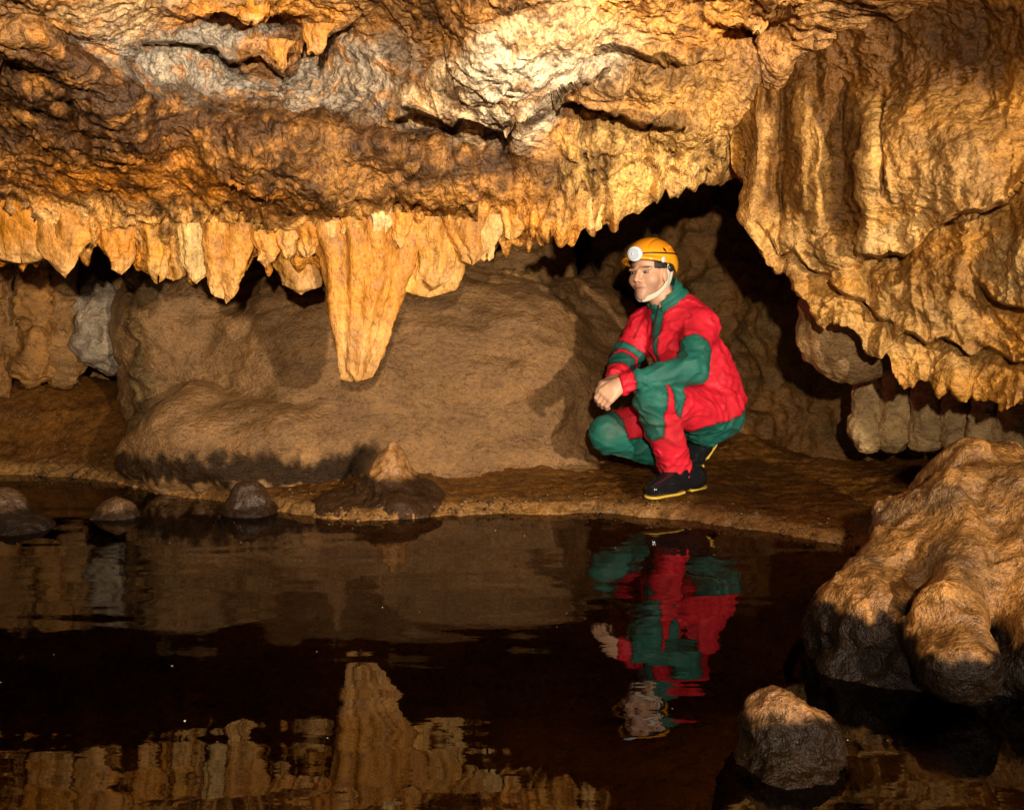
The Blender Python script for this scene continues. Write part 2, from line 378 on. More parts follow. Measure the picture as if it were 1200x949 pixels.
# ---- draped flowstone of the right wall
edgeB = poly([(855, 205), (868, 214), (874, 236), (882, 262), (892, 290), (902, 314), (912, 318), (930, 319), (934, 334), (948, 342), (953, 352), (960, 372), (980, 378), (1000, 386), (1010, 396), (1014, 408), (1030, 412), (1040, 404), (1046, 436), (1060, 443), (1078, 436), (1096, 446), (1118, 448), (1128, 466), (1140, 462), (1150, 466), (1170, 472), (1186, 482), (1200, 478), (1260, 500), (1400, 540), (1700, 600), (2300, 640)])
DB = rbf([(850, 0, 3.75), (850, 200, 3.85), (900, 0, 3.6), (900, 300, 3.7), (880, 150, 3.7), (950, 150, 3.55), (950, 320, 3.62), (1000, 100, 3.45), (1000, 250, 3.42), (1000, 380, 3.45), (1100, 50, 3.2), (1100, 200, 3.15), (1100, 290, 3.25), (1060, 340, 3.3), (1100, 430, 3.35), (1200, 40, 3.0), (1200, 200, 2.95), (1200, 300, 3.0), (1200, 470, 3.1),
          (1500, 200, 2.3), (1500, 500, 2.5), (1900, 300, 1.9), (1900, 600, 1.9), (2300, 0, 1.5), (2300, 600, 1.5), (1500, -60, 2.1), (1200, -60, 2.8), (1000, -60, 3.2), (900, -200, 3.0), (1500, -300, 1.8), (900, -900, 1.1), (1500, -900, 1.1), (2200, -900, 1.0), (2200, -300, 1.3)], 60)
R1 = poly([(990, 330), (1012, 296), (1030, 300), (1062, 300), (1075, 290), (1100, 262), (1125, 250), (1160, 246), (1185, 238), (1215, 200)])
R2 = poly([(1130, 300), (1145, 330), (1165, 350), (1190, 362), (1230, 360)])
R4 = poly([(890, 250), (910, 300), (930, 292), (948, 318), (970, 322), (985, 345), (1010, 352), (1030, 372), (1050, 380)])
R5 = poly([(1040, 400), (1065, 388), (1085, 404), (1110, 396), (1135, 420), (1160, 408), (1190, 425), (1240, 430)])
R3 = poly([(870, 330), (905, 262), (920, 272), (940, 270), (960, 282), (985, 272), (1005, 300)])
def Dflow(u, v, e):
    D = DB(u, v); w = 5*noise(np.stack([u/20, v/20, u*0+19], -1))
    D = D-.12*np.exp(-(((u-1100)/105)**2+((v-205)/80)**2)**2)+lip(u, v+w, R1, 1010, 1230, .24, 46, 12, 14)
    D = D+lip(u, v+w, R4, 905, 1045, .09, 26, 12, 12)+lip(u, v+w, R5, 1050, 1230, .10, 30, 12, 12)+lip(u, v+w, R2, 1145, 1260, .10, 30, 10)-.05*np.exp(-((u-1185)/40)**2-((v-300)/50)**2)
    D = D-.05*ss(-8, 8, v+w-R3(u))*ss(880, 900, u)*(1-ss(985, 1005, u))
    P0 = W(u, v, D)
    for (x, wd, a, y0, y1) in ((884, 9, .06, 90, 330), (944, 7, .05, 90, 250), (958, 8, .06, 120, 275), (968, 6, .04, 50, 190), (1020, 10, .05, 120, 300), (916, 6, -.03, 40, 300), (990, 12, -.05, 90, 280), (1037, 4, -.05, 110, 230), (905, 8, .03, 60, 260)):
        xx = x+3*noise(np.stack([v/28, v*0+x, v*0], -1))
        D = D-a*np.exp(-((u-xx)/wd)**2)*ss(y0-15, y0+15, v)*(1-ss(y1-12, y1+12, v))
    m = .35+.65*np.exp(-np.clip(e-v, 0, None)/90)
    D = D-.040*m*ribs(u, v, P0, 44, 21)-.020*m*ribs(u, v, P0, 19, 24)
    for (f_, seed, amp, L) in ((lambda u: np.interp(u, [880, 930, 1000, 1080, 1200, 1300], [262, 292, 318, 372, 420, 440]), 31, .035, 40), (lambda u: np.interp(u, [1000, 1100, 1200, 1300], [350, 330, 390, 380]), 35, .03, 40)):
        line = f_(u)+11*spike(u, 30, seed)+2*spike(u, 11, seed+1)
        D = D+amp*ss(-5, 5, v-line)*np.exp(-np.clip(v-line, 0, None)/L)
    # left flank turns away into the passage
    D = D+.0016*np.clip(878-u, 0, None)**1.5*.1
    return D
def dispflow(P, u, v, e):
    q = P+.04*np.stack([fbm(P*4, 2), fbm(P*4+9, 2), fbm(P*4+19, 2)], -1)
    return .045*fbm(P*2.4+7, 3)+.022*fbm(P*np.array([5, 5, 2.5])+40, 3)+.006*billow(q*np.array([12, 12, 34.]), 2)*ss(-.4, .4, fbm(P*3+5, 2))+.006*billow(q*np.array([20, 20, 26.]), 2)+.004*fbm(P*34, 2)
def colflow(P, u, v, e):
    return .86*pigment_shade(u, v, P, (.50, .25, .080), [
        (930, 120, 75, 190, -4, (.17, .080, .026), .95), (1000, 190, 30, 110, 0, (.13, .062, .022), .9), (1070, 50, 230, 85, 0, (.13, .058, .019), .95),  # brown stone at upper right, darkened further to paint the flash falloff
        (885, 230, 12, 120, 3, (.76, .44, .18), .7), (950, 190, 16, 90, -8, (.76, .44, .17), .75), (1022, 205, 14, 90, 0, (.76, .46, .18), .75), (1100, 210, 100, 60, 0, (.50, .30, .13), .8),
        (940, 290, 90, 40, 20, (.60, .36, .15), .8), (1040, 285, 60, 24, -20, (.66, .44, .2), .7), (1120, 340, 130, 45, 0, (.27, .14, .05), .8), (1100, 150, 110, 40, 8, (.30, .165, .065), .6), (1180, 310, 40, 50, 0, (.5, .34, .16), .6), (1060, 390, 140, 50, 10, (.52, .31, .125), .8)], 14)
usB = np.concatenate([np.linspace(856, 1240, 330)[:-1], np.linspace(1240, 2300, 90)])
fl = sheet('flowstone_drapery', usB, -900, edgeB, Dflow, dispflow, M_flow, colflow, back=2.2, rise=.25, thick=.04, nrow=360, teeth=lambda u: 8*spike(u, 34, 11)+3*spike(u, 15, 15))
tag(fl, 'massive ribbed golden brown flowstone draped down the wall on the right', 'flowstone')
# ------------------------------------------------------------------ stalactites along the ceiling edge
def stalactite(u, v0, v1, w0, w1, D, lobes=3, label=None, tilt=0, flat=.6, col=AMBER, seed=0, group='stalactites along the ceiling edge', name='stalactite'):
    blunt = w0 > 100
    if not blunt: w0 *= 1.18; w1 *= 1.35
    s = D/F*1.0
    top = W(u, v0, D); bot = W(u+tilt, v1, D)
    nr, na = 90, 72
    t = np.linspace(0, 1, nr)[:, None]; a = np.linspace(0, 2*np.pi, na, endpoint=False)[None, :]
    rs = np.random.RandomState(int(seed*10)+3)
    pw = .8+.5*rs.rand()
    # each lobe of the drapery ends at a height of its own
    lb = np.cos(lobes*a+seed)*.5+.5; pw = .95 if blunt else pw; ends = 1-(.35 if blunt else 1)*.16*(1-lb)*rs.uniform(.5, 1.2)-(.01 if blunt else .07)*(.5+.5*np.cos(a*2+seed*3))
    te = .965 if blunt else .90; T = np.clip(t/te, 0, 1)
    r = (w0+(w1-w0)*T**pw)*s/2
    r = np.where(t > te, r*np.clip(1-((t-te)/(1-te))**(3 if blunt else 1.6), 0, 1), r)
    sharp = (np.abs(np.cos(lobes*a/2+seed/2))**.7)
    lob = .78+.34*sharp*(1-.25*t)+.09*np.cos((2*lobes+1)*a+seed*2.1+2*t)+.05*np.cos(7*a+seed*5)
    x = r*lob*np.cos(a); y = r*lob*np.sin(a)*flat
    z = top[2]+(bot[2]-top[2])*t*np.where(t > .3, 1-(1-ends)*ss(.3, .95, t), 1)
    sx = 0.5*(W(u+w0, v0, D)[0]-top[0])/max(w0, 1)
    X = top[0]+(bot[0]-top[0])*t+x+s*(w0*.06*np.sin(t*4+seed)+1.5*np.sin(t*9+seed*2)); Y = D+y
    P = np.stack(np.broadcast_arrays(X, Y, z), -1)
    n = np.stack([np.cos(a)+0*t, np.sin(a)+0*t, 0*a+0*t], -1)
    q = P*np.array([1, 1, .30])
    P = P+n*(.016*fbm(q*13+seed, 3)+.007*(1-np.abs(fbm(q*26+seed, 2)))+.003*billow(P*24+seed, 2)*ss(-.2, .3, fbm(P*7, 2))+.0035*fbm(P*50, 2))[..., None]*min(1, w0/40+.25)
    f = fbm(P*np.array([16, 16, 4.])+seed, 3)[..., None]
    c = np.array(col)*(1+.28*f); tp = (ss(.45, .95, t+0*a)*.45)[..., None]*np.clip(1+f, 0, 1.6); c = c*(1-tp)+np.array((.76, .47, .22))*tp
    zz = (P[..., 2:]-bot[2])
    V = P.reshape(-1, 3); Fq = [tuple(q) for q in gridfaces(nr, na, True, True)]
    o = mk(name, V, gridfaces(nr, na, True, True), M_drip, np.clip(c, .02, .9), origin=top)
    tag(o, label, 'stalactite', group); return o
ST = [
 (418, 250, 449, 122, 40, 3.93, 5, 'huge tapering amber stalactite with blunt tip, the longest hanging over the pool', 2, .55, (.56, .26, .085)),
 (268, 262, 357, 56, 22, 3.93, 3, 'long pointed amber stalactite, second longest, left of the huge blunt one', -2, .6, AMBER2),
 (352, 275, 350, 52, 34, 4.02, 2, 'short square-ended brown stalactite tucked against left side of the huge one', -2, .5, (.50, .25, .08)),
 (503, 255, 349, 60, 42, 3.98, 4, 'broad stubby brown stalactite just right of the huge blunt one', -2, .5, (.56, .28, .085)),
 (25, 236, 312, 90, 38, 3.92, 2, 'wide yellow drapery sheet at the left end of the ceiling edge', 8, .35, AMBER),
 (80, 240, 328, 80, 20, 3.9, 2, 'broad smooth yellow drapery ending in a point beside the left end of the edge', -4, .35, AMBER2),
 (140, 262, 324, 46, 16, 3.93, 2, 'short amber tooth with grey stained root right of the yellow drapery', 0, .45, AMBER),
 (184, 262, 334, 34, 14, 3.95, 3, 'slim ribbed tooth hanging between two amber teeth on the left', 0, .6, (.60, .30, .085)),
 (206, 266, 330, 30, 16, 3.98, 3, 'dull brown ribbed tooth next to the small cream-tipped one', 0, .6, (.52, .26, .08)),
 (230, 262, 337, 32, 16, 3.92, 2, 'cream-fronted tooth just left of the long pointed stalactite', -2, .6, (.7, .46, .2)),
 (312, 270, 314, 26, 10, 3.88, 1, 'small yellow teardrop tooth between the two longest stalactites', -2, .7, AMBER2),
 (336, 262, 306, 24, 8, 3.88, 2, 'pale little tooth in front of the square-ended stalactite', 2, .7, (.66, .36, .145)),
 (362, 260, 302, 30, 10, 3.87, 2, 'rounded honey-coloured knob at the left root of the huge stalactite', 0, .7, AMBER),
 (385, 250, 285, 26, 6, 3.86, 2, 'cream pointed tooth on the front of the huge stalactite root', 0, .7, (.66, .36, .145)),
 (443, 236, 286, 30, 8, 3.84, 3, 'bright cream tooth on the right shoulder of the huge stalactite', -3, .7, (.75, .52, .25)),
 (408, 240, 278, 30, 10, 3.84, 2, 'knobbly orange tooth above the middle of the huge stalactite', 0, .7, (.62, .35, .12)),
 (468, 250, 292, 26, 10, 3.86, 2, 'narrow golden tooth between the huge stalactite and the broad stubby one', 0, .7, AMBER2),
 (548, 250, 312, 44, 14, 3.93, 3, 'golden tooth at the left rim of the small black opening', 3, .55, AMBER2),
 (568, 252, 308, 28, 10, 3.95, 2, 'pale tooth hanging over the small black opening', 1, .6, (.7, .45, .19)),
 (600, 240, 282, 34, 10, 3.94, 2, 'short golden tooth right of the small black opening', 2, .6, AMBER2),
 (632, 228, 272, 30, 10, 3.93, 3, 'stumpy orange tooth beside the narrow notch in the ceiling edge', 0, .6, AMBER),
 (664, 226, 272, 26, 10, 3.92, 2, 'ribbed pale tooth right of the narrow notch in the ceiling edge', 2, .6, (.66, .42, .18)),
 (692, 224, 275, 30, 10, 3.9, 3, 'lowest pale tooth of the ribbed ceiling above the helmet', 0, .6, (.68, .44, .19)),
 (716, 218, 264, 28, 8, 3.91, 2, 'golden tooth on the slanting edge up and left of the helmet', 2, .6, AMBER2),
 (740, 205, 246, 22, 7, 3.93, 2, 'small tooth on the slanting edge straight above the helmet lamp', 0, .6, (.62, .38, .15)),
 (812, 182, 214, 14, 3, 3.85, 2, 'thin white icicle-like stalactite at the top of the passage arch', 0, .8, (.70, .44, .2)),
 (888, 0, 44, 22, 4, 3.35, 2, 'pointed golden stalactite at the top edge of the view over the passage', 0, .7, AMBER2),
 (858, -5, 32, 22, 5, 3.35, 2, 'short golden stalactite left of the pointed one at the top edge', 0, .7, AMBER2),
 (329, 48, 86, 24, 6, 3.45, 2, 'small amber stalactite hanging in the grey ceiling hollow', 2, .7, AMBER2),
 (292, 2, 30, 40, 10, 3.4, 3, 'broad amber tooth in the upper part of the grey ceiling hollow', 0, .6, AMBER),
 (369, 30, 66, 26, 8, 3.45, 2, 'golden tooth on the right rim of the grey ceiling hollow', 0, .6, AMBER2),
]
for i, (u, v0, v1, w0, w1, D, lb, lab, tilt, flat, col) in enumerate(ST):
    stalactite(u, v0, v1, w0, w1, D, lb, lab, tilt, flat, col, seed=i*1.7)
# ------------------------------------------------------------------ ground under the water and banks
shore_px = np.array([(-900, 548), (-300, 550), (0, 556), (100, 560), (170, 574), (260, 590), (340, 602), (420, 612), (500, 606), (560, 602), (700, 602), (800, 610), (900, 622), (985, 638), (1060, 655)], float)
sp = []
for (a, b) in shore_px:
    k = W(a, b, 1.0); t = H/(H-k[2]); sp.append((k[0]*t, t))
sp += [(2.0, 2.75), (2.4, 2.2), (3.0, 1.6), (6, 1.2)]
sp = np.array(sp)
xs = np.unique(np.concatenate([np.arange(-7, -2.6, .08), np.arange(-2.6, 2.6, .0115), np.arange(2.6, 7, .08)]))
ys = np.unique(np.concatenate([np.arange(-3, 1.6, .06), np.arange(1.6, 3.7, .022), np.arange(3.7, 5.2, .011), np.arange(5.2, 9, .05)]))
X, Y = np.meshgrid(xs, ys)
P0 = np.stack([X, Y, X*0], -1)
s = Y-np.interp(X, sp[:, 0], sp[:, 1])+.035*fbm(P0*3.5, 3)+.012*fbm(P0*16, 2)
up = .035*ss(0, .07, s)+.028*np.clip(s, 0, None)+.02*fbm(P0*2.2+4, 3)*ss(0, .5, s)
dn = -.02-.30*np.clip(-s, 0, 1.6)
Z = np.where(s > 0, up, dn)
Z = Z+.03*ss(-.25, 0, s)*0
# shallow shelf near the right rocks, near bank where the photographer stands
sh = np.exp(-((X-1.2)/.75)**2-((Y-1.95)/.75)**2); Z = np.where(s < 0, Z*(1-.72*sh), Z)
nb = 1-ss(.7, 1.5, Y)
front = 1-ss(1.9, 3.0, Y+.25*fbm(P0*1.3+3, 2)); fz_ = -.13+.045*fbm(P0*2.4+8, 3)+.02*billow(P0*7, 2); Z = np.where((s < -.3), Z*(1-front)+np.maximum(fz_, Z)*front, Z)
Z = Z*(1-nb)+.12*nb
# humps on the far bank
def hump(px, py, D, rx, ry, h):
    c = W(px, py, D); return h*np.exp(-(((X-c[0])/rx)**2+((Y-D)/ry)**2))
Z = Z+ss(0, .4, s)*(hump(60, 480, 5.6, .9, .45, .30)+hump(-40, 500, 5.3, .5, .3, .12)+hump(300, 520, 5.2, 1.2, .5, .15)+hump(940, 500, 5.9, 1.3, .6, .10))
Z = Z+ss(-.05, .15, s)*(.012*fbm(P0*np.array([6, 14, 1.]), 3)+.006*billow(P0*np.array([14, 30, 1.]), 2)+.004*fbm(P0*45, 2))
Z = Z+.014*np.exp(-(s/.05)**2)*np.clip(fbm(P0*26, 2), 0, None)*2.2
ft = W(800, 578, 4.15); fm = np.exp(-(((X-ft[0]-.03)/.26)**2+((Y-4.18)/.20)**2)**2)*ss(0, .03, s); Z = Z*(1-fm)+(.062+.3*(Z-.05))*fm
gc = np.zeros(Z.shape+(3,))+np.array((.125, .056, .020))
f1 = fbm(P0*3+8, 4)[..., None]
gc = gc*(1+.35*f1); m = np.exp(-((s-.03)/.07)**2)[..., None]*.6; gc = gc*(1-m)+np.array((.30, .17, .075))*m
und = (s < -.02)[..., None]; gc = np.where(und, np.array((.24, .15, .065))*(1+.5*f1), gc)
tag(mk('ground', np.stack([X, Y, Z], -1), gridfaces(*X.shape), M_mud, np.clip(gc, .01, .9)), kind='structure', label='wet brown muddy bank and pool bed')
# grit and pebbles along the waterline
def scatter(name, pts, rad, mat, col, label, flat=.6):
    b = np.array([[1, 0, 0], [-1, 0, 0], [0, 1, 0], [0, -1, 0], [0, 0, 1], [0, 0, -1]], float)
    v = np.concatenate([b, np.array([[x, y, z] for x in (1, -1) for y in (1, -1) for z in (1, -1)])/1.6])
    f = []
    for i, (x, y, z) in enumerate([(x, y, z) for x in (1, -1) for y in (1, -1) for z in (1, -1)]):
        k = 6+i; ax = 0 if x > 0 else 1; ay = 2 if y > 0 else 3; az = 4 if z > 0 else 5
        t = [(k, ax, ay), (k, ay, az), (k, az, ax)]
        f += t if x*y*z > 0 else [q[::-1] for q in t]
    f = np.array(f); n = len(pts); R = rng.normal(size=(n, 3, 3)); R = np.linalg.qr(R)[0]
    sc = rng.uniform(.6, 1.3, (n, 1, 3))*rad[:, None, None]
    V = np.einsum('nvi,nij->nvj', v[None]*sc*rng.uniform(.8, 1.2, (n, len(v), 1)), R); V[..., 2] *= flat; V = V+pts[:, None]
    Fc = (f[None]+(np.arange(n)*len(v))[:, None, None]).reshape(-1, 3)
    c = np.repeat((np.array(col)*rng.uniform(.5, 1.6, (n, 1)))[:, None], len(v), 1)
    return tag(mk(name, V, Fc, mat, c), kind='stuff', label=label)
n = 2000; gx = rng.uniform(-2.6, 1.25, n); off = rng.exponential(.07, n)*rng.choice([1, 1, 1, -.6], n)
gy = np.interp(gx, sp[:, 0], sp[:, 1])+off
ix = np.clip(np.searchsorted(xs, gx), 0, len(xs)-1); iy = np.clip(np.searchsorted(ys, gy), 0, len(ys)-1)
keep = fbm(np.stack([gx*4, gy*4, gx*0], -1), 2) > -.15
rad = np.clip(rng.exponential(.0028, n)+.0015, 0, .013)
scatter('gravel', np.stack([gx, gy, Z[iy, ix]+rad*.2], -1)[keep], rad[keep], M_mud, (.12, .068, .032), 'wet grit and small pebbles along the far waterline')
# ------------------------------------------------------------------ water
def water_mat():
    k = NT('pool_water'); pos = k.n('NewGeometry').outputs['Position']
    mp = k.n('Mapping', Vector=pos); mp.inputs['Scale'].default_value = (1.0, 2.6, 1)
    w1 = k.n('TexNoise', Vector=mp.outputs[0], Scale=2.2, Detail=1.0, Roughness=.4, Distortion=.3).outputs['Fac']
    w2 = k.n('TexNoise', Vector=mp.outputs[0], Scale=9.0, Detail=2.0).outputs['Fac']
    h = k.math('ADD', k.math('MULTIPLY', w1, 1.0), k.math('MULTIPLY', w2, .055))
    b = k.n('Bump', Height=h, Strength=.5, Distance=.0080).outputs[0]
    fr = k.n('Fresnel', IOR=1.35, Normal=b).outputs[0]
    gl = k.n('BsdfGlossy', Color=(1, 1, 1, 1), Roughness=.012, Normal=b)
    tr = k.n('BsdfTransparent', Color=(.92, .84, .68, 1))
    ab = k.n('VolumeAbsorption', Color=(.46, .44, .24, 1), Density=2.8)
    k.t.links.new(ab.outputs[0], k.out.inputs['Volume'])
    mx = k.n('MixShader', i0=fr, i1=tr.outputs[0], i2=gl.outputs[0])
    k.t.links.new(mx.outputs[0], k.out.inputs[0])
    return k.m
M_water = water_mat()
wx, wy0, wy1, wz = 6.6, -1.0, 8.4, -1.0
V = [(-wx, wy0, 0), (wx, wy0, 0), (wx, wy1, 0), (-wx, wy1, 0), (-wx, wy0, wz), (wx, wy0, wz), (wx, wy1, wz), (-wx, wy1, wz)]
tag(mk('pool_water', V, [(0, 1, 2, 3), (7, 6, 5, 4), (0, 4, 5, 1), (1, 5, 6, 2), (2, 6, 7, 3), (3, 7, 4, 0)], M_water, smooth=False), kind='structure', label='still dark cave pool')
n = 26; fx = rng.uniform(-1.6, 1.2, n); fy = rng.uniform(1.9, 3.9, n)
scatter('calcite_flecks', np.stack([fx, fy, fx*0+.0012], -1), rng.uniform(.0012, .0035, n), M_mud, (.5, .42, .3), 'tiny pale flecks floating on the pool', .25)
# ------------------------------------------------------------------ rear cave wall
DW = rbf([(-900, 300, 4.6), (-900, 560, 4.6), (-300, 300, 5.4), (-300, 560, 5.4), (0, 300, 5.9), (0, 450, 5.7), (150, 320, 5.9), (160, 560, 5.9), (400, 300, 6.6), (400, 600, 6.6), (600, 250, 6.6), (560, 320, 7.6), (700, 250, 6.0), (700, 450, 5.9), (830, 200, 5.8), (850, 350, 5.4), (850, 480, 5.4), (950, 300, 5.2), (950, 420, 4.9), (960, 505, 4.95), (1050, 505, 4.8), (1080, 420, 4.7), (1200, 480, 4.4), (1200, 560, 4.2), (1600, 300, 3.4), (1600, 620, 3.4), (2200, 300, 2.6), (2200, 700, 2.4), (600, 60, 6.2), (-900, 60, 4.4), (1200, 100, 4.6), (2200, 0, 2.4)], 80)
us = np.concatenate([np.linspace(-1300, -40, 70)[:-1], np.linspace(-40, 1240, 560)[:-1], np.linspace(1240, 2300, 60)])
v = np.linspace(40, 640, 300)[:, None]+0*us[None]; u = np.broadcast_to(us, v.shape)
D = DW(u, v); Pw = W(u, v, D); n = gridnormals(Pw)
if n[100, 100, 1] > 0: n = -n
dd = .16*fbm(Pw*1.4+3, 4)+.05*billow(Pw*3.2, 3)+.012*fbm(Pw*15, 3)
Pw2 = Pw+n*dd[..., None]
cw = np.array((.18, .092, .036))*(1+.45*fbm(Pw*2.5, 4))[..., None]
mo = ss(.1, .6, fbm(Pw*4+50, 3))[..., None]*.5; cw = cw*(1-mo)+np.array((.11, .075, .03))*mo
lf = (1-ss(120, 170, u))[..., None]; cw = cw*(1-lf)+np.array((.34, .19, .075))*(1+.3*fbm(Pw*3, 3))[..., None]*lf
tag(mk('cave_wall', Pw2, gridfaces(*v.shape), M_wall, np.clip(cw, .02, .8)), kind='structure', label='dark brown rock wall at the back of the cave')
# outer shell that closes the chamber all round
nr, na = 60, 90
ph = np.linspace(.02, math.pi-.02, nr)[:, None]; th = np.linspace(0, 2*math.pi, na, endpoint=False)[None]
S = np.stack([np.sin(ph)*np.cos(th)*7.2, np.sin(ph)*np.sin(th)*7.0+2.4, np.cos(ph)+0*th], -1); S[..., 2] = np.cos(ph)*3.4+.4
nS = S-np.array([0, 2.4, .4]); nS /= np.linalg.norm(nS, axis=-1)[..., None]
S = S+nS*(.35*fbm(S*.8, 4))[..., None]
tag(mk('cave_shell', S, gridfaces(nr, na, True), M_wall, np.zeros(S.shape)+np.array((.12, .07, .035))), kind='structure', label='outer rock shell of the chamber')
# ------------------------------------------------------------------ rocks from signed distance shapes
def rock(name, f, lo, hi, h, mat, colf, label, cat, group=None, origin=None, disp=None):
    V, Q = mesh_sdf(f, lo, hi, h); V = smoothmesh(V, Q, 1, .4)
    o = mk(name, V, Q, mat, np.clip(colf(V), .002, 1), origin=origin)
    return tag(o, label, cat, group)
def un(P, parts, k):
    d = None
    for p in parts:
        d = p if d is None else smin(d, p, k)
    return d
# big back boulder
def f_boulder(P):
    q = P+.05*np.stack([fbm(P*2+1, 2), fbm(P*2+11, 2), fbm(P*2+21, 2)], -1)
    d = un(q, [s_ell(q, W(430, 500, 5.50), (1.22, 1.02, 1.00)), s_ell(q, W(600, 500, 5.35), (.62, .72, .76)), s_ell(q, W(640, 480, 5.75), (.75, .6, .80)), s_ell(q, W(240, 440, 5.35), (.42, .5, .85))], .12)
    low = un(q, [s_ell(q, W(305, 535, 4.72), (.60, .44, .33)), s_ell(q, W(235, 530, 4.66), (.26, .26, .36))], .08)
    d = smin(d, low, .03)
    d = smin(d, s_ell(q, W(560, 590, 4.72), (.75, .38, .20)), .07)
    q3 = P+.1*np.stack([fbm(P*2, 2), fbm(P*2+9, 2), .3*fbm(P*2+19, 2)], -1)
    return d-.06*fbm(P*np.array([1.4, 1.4, 2.2])+3, 3)-.012*np.clip(1-np.abs(noise(q3*np.array([1.8, 1.8, 4.])+40))*9, 0, 1)*-1-.020*(1-2*np.abs(noise(q3*np.array([2.5, 2.5, 6.]))))-.010*(1-2*np.abs(noise(q3*np.array([7, 7, 15.]))))-.006*fbm(P*14, 3)-.002*fbm(P*40, 2)
def c_boulder(P):
    c = np.array((.250, .140, .066))*(1+.25*fbm(P*3, 3))[:, None]
    z = P[:, 2]+.045*fbm(P*np.array([22, 22, 3.]), 3)+.04*fbm(P*3, 2)
    m = (ss(.05, .07, z)*(1-ss(.17, .22, z)))[:, None]*.93*(1-ss(-.75, -.5, P[:, :1]+.1*fbm(P*5, 2)[:, None]))
    c = c*(1-m)+np.array((.016, .009, .005))*m
    return np.concatenate([c, 1-.7*m], 1)
rock('boulder', f_boulder, (-2.2, 4.1, -.15), (1.1, 6.8, 1.45), .015, M_wall, c_boulder, 'huge rounded wet brown boulder rising behind the pool', 'boulder', origin=(-.7, 5.3, 0))
# small rounded rock seen under the arch notch
def f_knob(P): return un(P, [s_ell(P, W(605, 345, 5.6), (.20, .25, .26)), s_ell(P, W(640, 330, 5.9), (.16, .2, .26))], .08)-.03*billow(P*6, 3)-.006*fbm(P*20, 3)
rock('rock', f_knob, W(605, 345, 5.6)-.6, W(605, 345, 5.6)+.6, .014, M_wall, lambda P: np.array((.30, .17, .075))*(1+.3*fbm(P*6, 3))[:, None], 'light brown rock knob on top of the huge boulder by the black opening', 'rock', origin=W(605, 380, 5.6))
def stain(P, base, dark, z0, z1, n=.02, sc=9):
    c = np.array(base)*(1+.32*fbm(P*5, 4))[:, None]; z = P[:, 2]+n*fbm(P*np.array([sc, sc, 4.]), 3)
    m = (1-ss(z0, z1, z))[:, None]*.975; return np.concatenate([c*(1-m)+np.array(dark)*m, 1-.75*m], 1)
BK = (.0045, .0027, .0016)
# pointed stalagmite on its flat base at the far shore
c1 = W(460, 600, 4.16)
def f_stg(P):
    tip = W(460, 524, 4.16); b = W(458, 585, 4.16)
    d = un(P, [s_cone(P, tip, b, .026, .165), s_ell(P, W(475, 598, 4.14), (.19, .20, .13)), s_ell(P, W(415, 606, 4.10), (.20, .17, .11)), s_ell(P, W(375, 612, 4.12), (.16, .11, .065)), s_ell(P, W(420, 600, 4.4), (.35, .25, .10))], .05)
    q3 = P+.03*np.stack([fbm(P*6, 2), fbm(P*6+9, 2), fbm(P*6+19, 2)], -1)
    return d-.020*fbm(P*6, 3)-.009*billow(q3*np.array([14, 14, 9.]), 2)-.003*fbm(P*40, 2)
rock('stalagmite', f_stg, (-1.25, 3.7, -.14), (-.1, 4.8, .42), .009, M_mud, lambda P: stain(P, (.34, .18, .080), (.034, .018, .010), .125, .15), 'pointed stalagmite with orange cap on a dark flat base at the far shore', 'stalagmite', 'stalagmites rising from the pool', origin=c1)
for (px, py, D, rx, rz, lab, base, dark) in [
    (292, 612, 4.06, .105, .13, 'dark rounded stalagmite left of the pointed one', (.05, .028, .017), (.022, .013, .008)),
    (137, 622, 4.00, .095, .07, 'small pale-capped stalagmite standing alone in the water on the left', (.15, .085, .045), (.025, .015, .009)),
    (4, 618, 4.02, .12, .10, 'rounded pale stone at the left end of the row in the water', (.10, .058, .033), (.025, .015, .009)),
    (20, 634, 3.80, .14, .045, 'low wet black ledge of stone in front of the rounded pale one', (.03, .02, .015), (.02, .014, .01))]:
    c = W(px, py, D); c[2] = 0
    def f(P, c=c, rx=rx, rz=rz, D=D):
        d = smin(s_ell(P, c, (rx*.88, rx*.75, rz)), s_ell(P, c-np.array([0, 0, .03]), (rx*1.2, rx, rz*.6)), .04)
        return d-.012*fbm(P*9+D*7, 3)-.005*billow(P*22, 2)-.002*fbm(P*50, 2)
    rock('stalagmite', f, c-np.array([rx*1.6, rx*1.4, .12]), c+np.array([rx*1.6, rx*1.4, rz+.08]), .007, M_mud, lambda P, b=base, d=dark: stain(P, b, d, .015, .05, .01), lab, 'stalagmite', 'stalagmites rising from the pool', origin=c)
